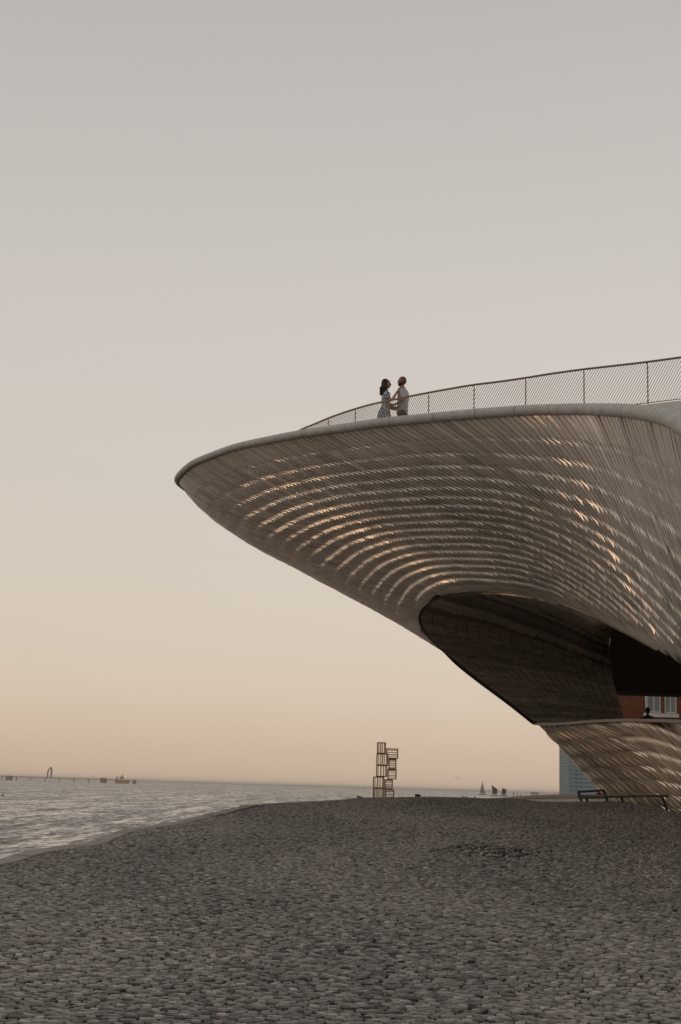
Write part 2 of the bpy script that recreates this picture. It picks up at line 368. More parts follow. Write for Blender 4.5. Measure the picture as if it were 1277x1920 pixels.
def in_mouth(P, N):
    front = (((P - CAM) * N).sum(-1) < 0) | ((P[..., 1] > 44.5) & (P[..., 2] < 9.2))
    return inpoly(proj(P), MOUTHS) & front
Z_WALL = 3.86                                     # shell above, lower wall below
museum = empty('museum_building', (10.3, 46, .9))
tag(museum, 'curving tile-clad museum with a great overhanging nose above the cobbled plaza', 'museum')
def par(o): o.parent = museum; o.matrix_parent_inverse = Matrix.Translation(-Vector(museum.location)); return o

# --- hull tiles
TW = .195; SL = .88
def fan(u): return 1.22 - .38 * float(smooth(u, U_TIP - 1, UK[12])) + .62 * float(smooth(u, UK[13], UK[23]))
colb = {}; colh = {}; colp = {}
rows = [.075, .66, 1.13, 1.59, 2.04] + [2.48 + .43 * k for k in range(36)]
def clip_inside(fn, fnN, c, pts):
    """pull the corners of a tile that fall inside the mouth back to its edge"""
    Pt = fn(pts[:, 0], pts[:, 1]); ins = in_mouth(Pt, fnN(pts[:, 0], pts[:, 1]))
    if not ins.any(): return pts, 0
    cin = in_mouth(fn(c[0:1], c[1:2]), fnN(c[0:1], c[1:2]))[0]
    if cin or ins.all(): return pts, 2
    lo = np.zeros(len(pts)); hi = np.ones(len(pts))
    for _ in range(9):
        mid = (lo + hi) / 2; t = c[None] + (pts - c[None]) * mid[:, None]; i2 = in_mouth(fn(t[:, 0], t[:, 1]), fnN(t[:, 0], t[:, 1]))
        hi = np.where(i2, mid, hi); lo = np.where(i2, lo, mid)
    t = c[None] + (pts - c[None]) * lo[:, None]
    return np.where(ins[:, None], t, pts), 1
# one tile: 0 TL 1 TR 2 BR 3 BL, 4 and 5 on the raised right-hand edge, 6..9 the corners lowered
TFL = [(0, 4, 1), (0, 5, 4), (0, 3, 5), (3, 2, 5), (0, 6, 9, 3), (3, 9, 8, 2), (2, 8, 7, 1, 4, 5), (1, 7, 6, 0)]
def tile_set(fn, fnN, centers, quads, lifts, tints, thick, mat, name, nbig, stuffname, valid):
    """quads (n,6,2) param coords in TL TR BR BL ridge1 ridge2 order"""
    n = len(quads); fl = quads.reshape(-1, 2)
    Pp = fn(fl[:, 0], fl[:, 1]).reshape(n, 6, 3); Nn = fnN(fl[:, 0], fl[:, 1]).reshape(n, 6, 3)
    ins = in_mouth(Pp, Nn)
    keep = valid & ~ins.all(1)
    for i in np.nonzero(ins.any(1) & keep)[0]:
        qn, st = clip_inside(fn, fnN, centers[i], quads[i])
        if st == 2: keep[i] = False; continue
        quads[i] = qn; lifts[i] *= .2
        Pp[i] = fn(qn[:, 0], qn[:, 1]); Nn[i] = fnN(qn[:, 0], qn[:, 1])
    Pp, Nn, lifts, tints = Pp[keep], Nn[keep], lifts[keep], tints[keep]; n = len(Pp)
    top = Pp + Nn * lifts[..., None]; low = Pp - Nn * thick
    VV = np.concatenate([top, low[:, :4]], 1)
    pr = proj(Pp[:, :4]); x, y = pr[..., 0], pr[..., 1]
    area = .5 * np.abs((x * np.roll(y, -1, 1) - y * np.roll(x, -1, 1)).sum(1))
    cen = pr.mean(1); seen = (cen[:, 0] > 5) & (cen[:, 0] < 1270) & (((Pp.mean(1) - CAM) * Nn.mean(1)).sum(1) < 0)
    area = np.where(seen, area, 0); big = np.argsort(-area)[:nbig]; sg = np.zeros(n, bool); sg[big] = True
    for i in big:
        c = VV[i].mean(0); o = mesh_np(name, VV[i] - c, TFL, mat, None, tint=[tints[i]] * len(TFL)); o.location = c; par(o)
    r = np.nonzero(~sg)[0]; V = VV[r].reshape(-1, 3); F = []
    for k in range(len(r)):
        for f in TFL: F.append(tuple(v + 10 * k for v in f))
    o = mesh_np(stuffname, V, F, mat, None, tint=np.repeat(tints[r], len(TFL))); par(o); tag(o, kind='stuff')
    return n
quads, cens, lifts, tints, valid = [], [], [], [], []
g = .013; DEL = .05
for k in range(len(rows) - 1):
    s0, s1 = rows[k], rows[k + 1]
    Hk = .053 * float(smooth(k, -.5, 5.0)) + .003
    j0 = int((UK[2] - SL * s1) / TW); j1 = int((UK[24]) / TW)
    for j in range(j0, j1):
        w0, w1 = j * TW + g, (j + 1) * TW - g
        d0 = DEL if k > 0 else 0
        def pt(w_, s_): u_ = w_ + SL * s_; return (u_, s_ * fan(u_))
        sm = (s0 + s1) / 2; ph_ = colp.setdefault(j, random.gauss(0, .09)) * float(smooth(w1, UK[10], UK[16])) + rng.normal(0, .02); rk = float(smooth(w1 + SL * sm, UK[10], UK[17])); sa, sb = s0 + (.25 + .02 * rk + ph_) * (s1 - s0), s0 + (.54 + .12 * rk + ph_) * (s1 - s0)
        TL, TR, BR, BL = pt(w0, s0 - d0 + g), pt(w1, s0 + d0 + g), pt(w1, s1 + DEL - g), pt(w0, s1 - DEL - g)
        ML, MR, cc = pt(w1, sa), pt(w1, sb), pt((w0 + w1) / 2, sm)
        if not (UK[2] < TL[0] and BR[0] < UK[-1] - .5): continue
        quads.append((TL, TR, BR, BL, ML, MR)); cens.append(cc)
        H = Hk * (1 - .45 * float(smooth(cc[0], UK[16], UK[22]))) * (.16 + .84 * float(smooth(cc[0], U_TIP + .6, U_TIP + 4.5)))
        jit = rng.normal(0, .0012, 6); jit[[1, 2, 4, 5]] += rng.normal(0, .004); h = H * (.75 + .5 * random.random())
        cb = colb.setdefault(j, random.gauss(0, .003) + (.02 if random.random() < .05 else 0)); jit[[1, 2, 4, 5]] += cb * (1 - .7 * float(smooth(k, 9, 14)))
        h *= 1 + rk * colh.setdefault(j, random.uniform(-.30, .30)); e_ = 0
        lifts.append(np.array([0, e_, e_, .0, h, h * (.5 + .22 * rk)]) + jit)
        tints.append(np.clip(rng.normal(.5, .2), 0, 1))
quads = np.array(quads); cens = np.array(cens); lifts = np.array(lifts); tints = np.array(tints)
Lc = np.interp(quads[:, :, 0].max(1), _ug, _LEN)
valid = quads[:, :, 1].max(1) < Lc - .05
zc = S(cens[:, 0], cens[:, 1]); valid &= zc[:, 2] > Z_WALL - .1; valid &= ~((cens[:, 0] < UK[3]) & (zc[:, 2] < 8.6))
tile_set(S, SN, cens, quads, lifts, tints, .045, M['tile'], 'ceramic_tile', 300, 'ceramic_tiles', valid)

# --- lower wall tiles: courses level with the ground
def SW(u, z):
    u, z = np.broadcast_arrays(np.asarray(u, float), np.asarray(z, float)); r, b = Rf(u), Bf(u)
    gq = np.clip((r[..., 2] - z) / (r[..., 2] - b[..., 2]), 0, 1.0199)
    return S_a(u, np.interp(gq, PZf, PAf))
_t = nrm_of(SW, np.array(UK[12]), np.array(2.5)); WS = 1.0 if _t[0] < 0 else -1.0
def SWN(u, z): return nrm_of(SW, u, z) * WS
bl = np.concatenate([[0], np.cumsum(np.linalg.norm(np.diff(Bf(_ug)[:, :2], axis=0), axis=1))])     # metres along the base
def u_of_q(qv): return np.interp(qv, bl, _ug)
q_tip = float(np.interp(U_TIP, _ug, bl))
quads, cens, lifts, tints = [], [], [], []
zr = [4.16, 3.72, 3.30, 2.88, 2.46, 2.05, 1.66, 1.28, .92]; WT = .36; WSL = 3.1
for k in range(len(zr) - 1):
    z1, z0 = zr[k], zr[k + 1]
    for j in range(int((q_tip - 9) / WT), int((q_tip + 33) / WT)):
        def wp(jj, z): return (float(u_of_q(jj * WT + WSL * (3.7 - z) * (.22 + .78 * float(smooth(jj * WT - q_tip, -1.5, 4.5))))), z)
        d = .05; gg = .05
        TL = wp(j + gg, z1 + d * .9); TR = wp(j + 1 - gg, z1 - d * .9); BR = wp(j + 1 - gg, z0 - d * .9 + .012); BL = wp(j + gg, z0 + d * .9 + .012); zm = (z0 + z1) / 2
        ML = wp(j + 1 - gg, z1 + (z0 - z1) * .35); MR = wp(j + 1 - gg, z1 + (z0 - z1) * .68)
        if TL[0] < UK[2] or BR[0] > UK[-1] - .6: continue
        quads.append((TL, TR, BR, BL, ML, MR)); cens.append(wp(j + .5, zm))
        jit = rng.normal(0, .004, 6); h = .034 * (.6 + .8 * random.random()); lifts.append(np.array([0, 0, .0, .0, h, h]) + jit)
        tints.append(np.clip(rng.normal(.5, .22), 0, 1))
quads = np.array(quads); cens = np.array(cens); lifts = np.array(lifts); tints = np.array(tints)
valid = np.ones(len(quads), bool); valid &= ~((quads[:, :, 0].min(1) < U_TIP - 4) )
tile_set(SW, SWN, cens, quads, lifts, tints, .04, M['wall_tile'], 'wall_tile', 260, 'wall_tiles', valid)
# pale base ledge
mb = MB(); rg = []
for u in np.linspace(UK[3], UK[-2], 60):
    b = Bf(u); rg.append([(b[0] - .22, b[1] - .06, .70), (b[0] + .2, b[1], .70), (b[0] + .2, b[1], 1.0), (b[0] - .18, b[1] - .06, .97)])
mb.rings(rg); par(mb.build('base_ledge', M['pale_stone']))

# --- mouth edge in 3D
_fu = np.linspace(U_TIP - 3, UK[24], 700); _fs = np.linspace(.2, 17, 500)
_GP = S(_fu[:, None], _fs[None]); _GN = SN(np.repeat(_fu[:, None], 500, 1), np.repeat(_fs[None], 700, 0))
_fr = (((_GP - CAM) * _GN).sum(-1) < -.02); _GQ = proj(_GP)
def surf_y(px, py):
    d2 = (_GQ[..., 0] - px) ** 2 + (_GQ[..., 1] - py) ** 2 + np.where(_fr, 0, 1e5); i, j = np.unravel_index(np.argmin(d2), d2.shape)
    return _GP[i, j, 1]
def surf_pts(Q, it):
    Yv = np.array([surf_y(*p) for p in Q])
    for _ in range(it): Yv[1:-1] = .5 * Yv[1:-1] + .25 * (Yv[:-2] + Yv[2:])
    return np.array([at(p[0], p[1], y) for p, y in zip(Q, Yv)])
TT = np.linspace(0, _mT[-1] * .80, 90)
ME = surf_pts(_ms(TT), 40)
mb = MB(); mb.tube(ME, .024, 6); par(mb.build('mouth_trim', M['bronze']))
_q = _ms(TT); _tg = np.gradient(_q, axis=0); _on = np.stack([_tg[:, 1], -_tg[:, 0]], 1); _on /= np.linalg.norm(_on, axis=1)[:, None]
if inpoly(_q[45:46] + _on[45:46] * 5, MOUTHS)[0]: _on = -_on
_sel = slice(36, 90); _bo = surf_pts((_q + _on * 17)[_sel], 8); _bi = ME[_sel]; nb_ = len(_bi)
_away = (_bi - CAM) / np.linalg.norm(_bi - CAM, axis=1)[:, None] * .03
par(mesh_np('mouth_edge_band', np.vstack([_bi + _away, _bo + _away * 1.6]), np.stack([np.arange(nb_ - 1), np.arange(1, nb_), np.arange(1, nb_) + nb_, np.arange(nb_ - 1) + nb_], 1), M['tile'], None, tint=[.35] * (nb_ - 1)))
# coping on top of the lower wall
cp = surf_pts(np.array([(1003, 1357), (1035, 1357.5), (1070, 1355.5), (1100, 1353), (1135, 1351), (1170, 1350), (1225, 1350.5), (1277, 1352), (1340, 1355)], float), 2)
cps = spline(cp)(np.linspace(0, len(cp) - 1, 40)); mb = MB(); rg = []
for p in cps: rg.append([p + np.array(v) for v in ((-.05, -.03, -.05), (.26, .10, -.05), (.26, .10, .035), (-.05, -.03, .035))])
mb.rings(rg); par(mb.build('parapet_coping', M['bronze']))
MEF = np.vstack([surf_pts(_ms(np.linspace(0, _mT[-1], 260)), 8), cps])
# --- backing shell behind the tiles (dark, seen only in the joints)
us = np.concatenate([np.linspace(0, U_TIP - 4, 30), np.linspace(U_TIP - 3.9, UK[23], 260), np.linspace(UK[23] + .3, UK[-1], 30)])
ss = np.linspace(0, 1, 150)
Ub = np.repeat(us[:, None], len(ss), 1); Lb = np.interp(us, _ug, _LEN); Sb = ss[None] * (Lb[:, None] - .02)
P = S(Ub, Sb); N = SN(Ub, np.clip(Sb, .05, 30)); mk = in_mouth(P, N)
far_cut = (Ub < UK[3]) & (P[..., 2] < 8.6)
mk = mk | far_cut
B = P - N * .06
for a_, b_ in zip(*np.nonzero(mk & ~far_cut)):
    dd = ((MEF - P[a_, b_]) ** 2).sum(1); k_ = int(np.argmin(dd))
    if dd[k_] < .35: B[a_, b_] = MEF[k_] - N[a_, b_] * .03
idx = np.arange(B.shape[0] * B.shape[1]).reshape(B.shape[:2])
q = np.stack([idx[:-1, :-1], idx[1:, :-1], idx[1:, 1:], idx[:-1, 1:]], -1).reshape(-1, 4)
q = q[~mk.ravel()[q].all(1)]
par(mesh_np('shell_backing', B.reshape(-1, 3), q, M['backing']))

# --- lining of the opening
FCp = spline(np.array([at(1172, 1354, 51.8), at(1163, 1322, 51.4), at(1152, 1282, 50.8), at(1143, 1240, 50.0), at(1141, 1205, 49.2), at(1146, 1180, 48.2), at(1156, 1165, 46.8), at(1175, 1150, 45)]))
def LI(c, t):
    """c: 0 mouth edge .. 1 inner end ; t: 0 bottom .. 1 top"""
    c, t = np.broadcast_arrays(np.asarray(c, float), np.asarray(t, float))
    i = np.clip(t, 0, 1) * 89; k = np.clip(i.astype(int), 0, 88); f = (i - k)[..., None]; a = ME[k] * (1 - f) + ME[k + 1] * f
    b = FCp(np.clip(t, 0, 1) * 7)
    p = a + (b - a) * c[..., None]
    bow = np.sin(math.pi * np.clip(c, 0, 1)) * .5 * np.sin(math.pi * np.clip(t, 0, 1))
    p = p + bow[..., None] * np.array([.15, .75, .35])
    return p
cs_ = np.linspace(0, 1, 30); tq = np.linspace(0, 1, 90); _c0 = (-.03 * (1 - smooth(tq, .22, .32)))[None]; G = LI(_c0 + (1 - _c0) * cs_[:, None], np.repeat(tq[None], 30, 0))
_ln = np.cross(np.gradient(G, axis=0), np.gradient(G, axis=1)); _ln /= np.linalg.norm(_ln, axis=-1, keepdims=True) + 1e-9
_ln *= np.where(((CAM - G) * _ln).sum(-1) > 0, 1, -1)[..., None]; Lback = G - _ln * .05; idx = np.arange(30 * 90).reshape(30, 90)
qf = np.stack([idx[:-1, :-1], idx[1:, :-1], idx[1:, 1:], idx[:-1, 1:]], -1).reshape(-1, 4)
par(mesh_np('lining_backing', Lback.reshape(-1, 3), qf, M['backing']))
LPAT = np.convolve(rng.normal(0, .34, 202), np.ones(2) / 2, mode='valid'); NCOL = 18; cedge = np.linspace(0.007, 1, NCOL + 1); V = []; F = []; tn = []
lt_objs = []
for ci in range(NCOL):
    # strip height about 9 cm measured along the column
    col = LI(np.full(400, (cedge[ci] + cedge[ci + 1]) / 2), np.linspace(0, 1, 400)); al = np.concatenate([[0], np.cumsum(np.linalg.norm(np.diff(col, axis=0), axis=1))]); nst = int(al[-1] / .075)
    tb = np.interp(np.linspace(0, al[-1], nst + 1), al, np.linspace(0, 1, 400)); pat = np.sin(np.arange(nst) * .21 + ci) * .15
    for k in range(nst):
        sh = (k % 2) * .006; t0, t1 = tb[k] + .0006, tb[k + 1] - .0006
        c0, c1 = cedge[ci] + .0030 + sh * .4, cedge[ci + 1] - .0030 + sh * .4 * (ci < NCOL - 1)
        pts = LI(np.array([c0, c1, c1, c0]), np.array([t0, t0, t1, t1])); n_ = np.cross(pts[1] - pts[0], pts[3] - pts[0]); n_ /= np.linalg.norm(n_) + 1e-9
        if np.dot(n_, CAM - pts.mean(0)) < 0: n_ = -n_
        l = rng.normal(0, .006, 4) + np.array([0, .010, .010, 0]) * (k % 3 - 1) + np.array([1, 1, 0, 0]) * min(.10, max(-.01, np.linalg.norm(pts[3] - pts[0]) * math.tan(min(.9, max(-.5, math.asin(random.uniform(-.02, .16)) - math.asin(max(-1, min(1, n_[2]))))))))
        tp = pts + n_ * l[:, None]; lo = pts - n_ * .035; k0 = len(V); V += list(tp) + list(lo)
        for f in ((0, 1, 2, 3), (0, 4, 5, 1), (1, 5, 6, 2), (2, 6, 7, 3), (3, 7, 4, 0)): F.append(tuple(k0 + i for i in f)); tn.append(0)
        v = float(np.clip(rng.normal(.5, .12) + LPAT[int((t0 + t1) * 62 + .3 * math.sin(ci)) % 200], 0, 1)); tn[-5:] = [v] * 5
o = mesh_np('lining_tiles', V, F, M['lining'], None, tint=tn); par(o); tag(o, kind='stuff')
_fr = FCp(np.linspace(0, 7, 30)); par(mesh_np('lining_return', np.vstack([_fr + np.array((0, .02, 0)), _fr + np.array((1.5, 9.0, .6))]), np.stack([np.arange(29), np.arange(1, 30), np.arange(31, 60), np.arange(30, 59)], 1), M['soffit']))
# dark soffit beyond, with its edge beam; floor of the terrace behind the parapet
mb = MB(); z_f = at(1220, 1300, 70)[2]
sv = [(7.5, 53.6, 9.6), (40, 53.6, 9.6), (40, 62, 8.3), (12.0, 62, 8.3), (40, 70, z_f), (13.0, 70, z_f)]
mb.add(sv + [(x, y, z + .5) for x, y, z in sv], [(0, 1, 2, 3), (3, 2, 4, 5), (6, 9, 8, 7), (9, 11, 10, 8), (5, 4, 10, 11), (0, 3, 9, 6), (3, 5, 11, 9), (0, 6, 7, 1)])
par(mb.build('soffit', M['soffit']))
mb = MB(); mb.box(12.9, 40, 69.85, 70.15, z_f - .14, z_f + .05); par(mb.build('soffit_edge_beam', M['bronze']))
p = at(1238, 1293, 66); mb = MB(); mb.tube([p + np.array((0, 0, .14)), p + np.array((0, 0, .02)), p - np.array((0, 0, .06))], [.05, .16, .04], 10); par(mb.build('soffit_lamp', M['black_steel']))
mb = MB(); fp = [(10.9, 30), (10.9, 50), (13.5, 54), (18, 69), (40, 69), (40, 30)]; mb.rings([[(x, y, 2.6) for x, y in fp], [(x, y, 3.05) for x, y in fp]]); par(mb.build('terrace_floor', M['deck']))
mb = MB(); mb.box(14.5, 60, 16, 34, .4, 10.4); mb.box(24, 60, 34.01, 90, .4, 10.4); par(mb.build('unseen_inner_walls', M['deck']))  # unseen walls, run far back to shut out side light, pale for bounce

# --- roof deck
ud = np.linspace(0, UK[-1], 300); rp = Rf(ud); dp = Df(ud); V = []; F = []
dk = np.concatenate([dp, np.full((300, 1), 10.8)], 1)
for q_ in range(7):
    f_ = q_ / 6; V += [tuple(a + (b - a) * np.array([f_, f_, 1 - (1 - f_) ** 1.25])) for a, b in zip(rp + np.array([0, 0, .05]), dk)]
for q_ in range(6):
    for i in range(299): F.append((q_ * 300 + i, q_ * 300 + i + 1, (q_ + 1) * 300 + i + 1, (q_ + 1) * 300 + i))
k = len(V); V.append((60, 45, 10.8)); V.append((60, 28, 10.8)); V.append((60, 57, 10.8))
F.append(tuple(6 * 300 + i for i in range(0, 300)) + (k + 1, k, k + 2))
par(mesh_np('roof_deck', V, F, M['deck']))
# --- rim: rounded concrete nosing in separate lengths
uj = []
uu = np.linspace(U_TIP - 1, UK[24], 3000); pj = proj(Rf(uu))
for px in (357, 385, 440, 500, 570, 652, 734, 817, 895, 969, 1035, 1091, 1140): 
    m_ = uu > U_TIP + .3; uj.append(float(uu[m_][np.argmin(np.abs(pj[m_, 0] - px))]))
m_ = uu > UK[21]; uj.append(float(uu[m_][np.argmin(np.abs(pj[m_, 0] - 1257))]))
uj = [UK[1], UK[2], UK[3], UK[4] - 1, UK[4] + .6, U_TIP - .4, U_TIP + .45] + uj + [uj[-1] + 2.6, uj[-1] + 5.2, UK[-1]]
def rim_r(u): return float(np.interp(u, [UK[4], U_TIP, UK[9], UK[13], UK[17], UK[20], UK[22], UK[23], UK[24]], [.09, .095, .10, .12, .13, .145, .17, .19, .195]))
for a, b in zip(uj[:-1], uj[1:]):
    ns = max(4, int((b - a) / .35)); ringsr = []
    for u in np.linspace(a + .008, b - .008, ns):
        p = Rf(u); d = Rf(u + .05) - Rf(u - .05); d /= np.linalg.norm(d); out_ = np.cross(d, (0, 0, 1)); out_ /= np.linalg.norm(out_)
        if np.dot(out_, BASE.mean(0) - p) > 0: out_ = -out_
        upv = np.cross(out_, d); upv = upv if upv[2] > 0 else -upv; r_ = rim_r(u)
        ringsr.append([p + r_ * (math.cos(t) * 1.05 * out_ + math.sin(t) * upv) + upv * .02 for t in [2 * math.pi * q_ / 20 for q_ in range(20)]])
    mb = MB(); mb.rings(ringsr, caps=False); mb.add(ringsr[0], [tuple(range(20))]); mb.add(ringsr[-1], [tuple(range(20))]); o = par(mb.build('rim_segment', M['concrete'], smooth=True))
    for pl in o.data.polygons:
        if len(pl.vertices) > 4: pl.use_smooth = False

# ------------------------------------------------------------------ roof railing
rail = empty('roof_railing', (4.6, 34.6, 10.8)); tag(rail, 'long brown steel railing with slanted bars along the museum roof edge', 'railing')
RH = 1.10
_up = np.linspace(U_TIP - 6, UK[24], 2500); _dq = Df(_up); _rl = np.concatenate([[0], np.cumsum(np.linalg.norm(np.diff(_dq, axis=0), axis=1))])
def rail_pt(l): 
    u = np.interp(l, _rl, _up); p = Df(u); z = 10.8 + .06 * float(smooth(p[0], 2, 8))
    return np.array([p[0], p[1], z])
def l_of_px(px):
    ls = np.linspace(_rl[1200 * 0 + 600], _rl[-1], 3000); q_ = proj(np.array([rail_pt(l) + (0, 0, RH) for l in ls])); 
    k0 = int(np.argmin(q_[:, 0])); k = k0 + int(np.argmin(np.abs(q_[k0:, 0] - px))); return float(ls[k])
pl_ = [l_of_px(px) for px in (575, 616, 804, 889, 986, 1095, 1214)]
step = (pl_[2] - pl_[1]) / 3
posts = [pl_[0] - 3 * step, pl_[0] - 2 * step, pl_[0] - step, pl_[0], pl_[1], pl_[1] + step, pl_[1] + 2 * step] + pl_[2:] + [pl_[-1] + 1.55, pl_[-1] + 3.1]
hr = [rail_pt(l) + np.array((0, 0, RH)) for l in np.linspace(posts[0], posts[-1], 120)]
mb = MB(); mb.tube(hr, .027, 8); mb.build('handrail', M['steel'], rail, True)
mb = MB(); mb.tube([p - np.array((0, 0, RH - .07)) for p in hr], .012, 6); mb.build('bottom_rail', M['steel'], rail, True)
nb = 0
for a, b in list(zip(posts[:-1], posts[1:]))[::-1]:
    p = rail_pt(a); mb = MB(); mb.tube([p, p + np.array((0, 0, RH - .02))], .016, 6); mb.build('post', M['steel'], rail)
    nbar = int(round((b - a + .6) / .07))
    for i in range(nbar):
        l0 = a - .6 + (i + .5) * .07; l1 = l0 + .6; z0, z1 = .08, RH - .02
        if l0 < a: z0 = .08 + (a - l0) / .6 * (RH - .1); l0 = a
        if l1 > b: z1 = .08 + (b - (l1 - .6)) / .6 * (RH - .1); l1 = b
        if z1 - z0 < .06 or nb >= 298: continue
        nb += 1
        mb = MB(); mb.tube([rail_pt(l0) + np.array((0, 0, z0)), rail_pt(l1) + np.array((0, 0, z1))], 0.0075, 4, False); mb.build('baluster', M['steel'], rail)
# ------------------------------------------------------------------ people
M['skin'] = material('brown_skin', (.26, .13, .075), .55, .4, noise=20, noise_amt=.08)
M['skin_fair'] = material('tan_skin', (.34, .18, .11), .55, .4, noise=20, noise_amt=.08)
M['hair'] = material('dark_hair', (.018, .012, .009), .5, .4, noise=60, noise_amt=.5)
M['shirt'] = material('pale_grey_shirt', (.42, .42, .44), .85, .2, noise=14, noise_amt=.14, bump=.4)
M['trousers'] = material('dark_trousers', (.022, .02, .02), .8, .2, noise=20, noise_amt=.2)
M['jacket'] = material('charcoal_top', (.07, .075, .08), .8, .2, noise=20, noise_amt=.2)
def print_cloth():
    m = material('blue_print_cotton', (.6, .62, .64), .85, .2); t = m.node_tree; b = t.nodes['Principled BSDF']
    tcn = t.nodes.new('ShaderNodeTexCoord'); v = t.nodes.new('ShaderNodeTexVoronoi'); v.inputs['Scale'].default_value = 17
    n_ = t.nodes.new('ShaderNodeTexNoise'); n_.inputs['Scale'].default_value = 26; r = t.nodes.new('ShaderNodeValToRGB'); mx = t.nodes.new('ShaderNodeMath'); mx.operation = 'MULTIPLY'
    t.links.new(tcn.outputs['Object'], v.inputs['Vector']); t.links.new(tcn.outputs['Object'], n_.inputs['Vector'])
    t.links.new(v.outputs['Distance'], mx.inputs[0]); t.links.new(n_.outputs['Fac'], mx.inputs[1]); t.links.new(mx.outputs[0], r.inputs[0])
    r.color_ramp.elements[0].position = .14; r.color_ramp.elements[0].color = (.04, .08, .17, 1); r.color_ramp.elements[1].position = .24; r.color_ramp.elements[1].color = (.46, .53, .62, 1)
    t.links.new(r.outputs[0], b.inputs['Base Color']); return m
M['print'] = print_cloth()
def skin_mesh(verts, edges, radii, root=0, sub=2):
    me = bpy.data.meshes.new('skin_source'); me.from_pydata(verts, edges, []); o = bpy.data.objects.new('skin_source', me); C.objects.link(o)
    sk = o.modifiers.new('s', 'SKIN'); sk.use_smooth_shade = True
    o.modifiers.new('d', 'SUBSURF').levels = sub
    for i, r in enumerate(radii): me.skin_vertices[0].data[i].radius = r if isinstance(r, tuple) else (r, r); me.skin_vertices[0].data[i].use_root = (i == root)
    dg = bpy.context.evaluated_depsgraph_get(); ev = o.evaluated_get(dg); m2 = ev.to_mesh()
    V = [tuple(v.co) for v in m2.vertices]; F = [tuple(p.vertices) for p in m2.polygons]; ev.to_mesh_clear(); bpy.data.objects.remove(o); return V, F
def ellipsoid(c, r, nu=20, nv=14, fn=None):
    V = []; F = []
    for i in range(nv + 1):
        ph = math.pi * i / nv
        for k in range(nu):
            th = 2 * math.pi * k / nu; d = np.array([math.sin(ph) * math.cos(th), math.sin(ph) * math.sin(th), math.cos(ph)]); p = d * np.array(r)
            if fn: p = fn(d, p)
            V.append(p + np.array(c))
    for i in range(nv):
        for k in range(nu): F.append((i * nu + k, (i + 1) * nu + k, (i + 1) * nu + (k + 1) % nu, i * nu + (k + 1) % nu))
    return V, F
def head_shape(d, p):            # face towards +x
    x, y, z = p
    if d[2] < 0: y *= 1 + .25 * d[2]; x = x * (1 + .05 * d[2]) + .012 * (-d[2])          # narrowing jaw
    if d[0] > 0:
        nose = math.exp(-((d[1] / .16) ** 2 + ((d[2] + .18) / .20) ** 2)); x += .028 * nose
        brow = math.exp(-((d[1] / .5) ** 2 + ((d[2] - .18) / .10) ** 2)); x += .006 * brow
        sock = math.exp(-(((abs(d[1]) - .35) / .15) ** 2 + ((d[2] - .02) / .10) ** 2)); x -= .010 * sock
        lip = math.exp(-((d[1] / .25) ** 2 + ((d[2] + .55) / .09) ** 2)); x += .008 * lip
        chin = math.exp(-((d[1] / .3) ** 2 + ((d[2] + .88) / .14) ** 2)); x += .014 * chin
    return np.array((x, y, z))
def fingers(V, E_, Rr, wrist, palm, side, bend):
    """five unequal bent fingers from the palm; side = across the palm, bend = curl direction"""
    wv = len(V); d = np.array(palm) - np.array(wrist); L = np.linalg.norm(d); d = d / L; side = np.array(side, float); bend = np.array(bend, float)
    pi = len(V) - 1
    for k, (off, ln) in enumerate(((-.030, .062), (-.011, .074), (.009, .070), (.027, .055))):
        a = np.array(palm) + side * off * .9 + d * .02; b = a + d * ln * .5 + bend * .006; c = b + d * ln * .4 + bend * .022
        n0 = len(V); V += [tuple(a), tuple(b), tuple(c)]; E_ += [(pi, n0), (n0, n0 + 1), (n0 + 1, n0 + 2)]; Rr += [.0095, .0085, .007]
    a = np.array(wrist) + d * L * .45 - side * .032; b = a + d * .035 - side * .018; c = b + d * .028 + bend * .008
    n0 = len(V); V += [tuple(a), tuple(b), tuple(c)]; E_ += [(pi, n0), (n0, n0 + 1), (n0 + 1, n0 + 2)]; Rr += [.011, .0095, .008]
def ellring(cx, cy, z, rx, ry, n=20, wob=0): return [(cx + (rx + wob * math.sin(5 * t)) * math.cos(t), cy + (ry + wob * math.sin(5 * t + 1)) * math.sin(t), z) for t in [2 * math.pi * k / n for k in range(n)]]
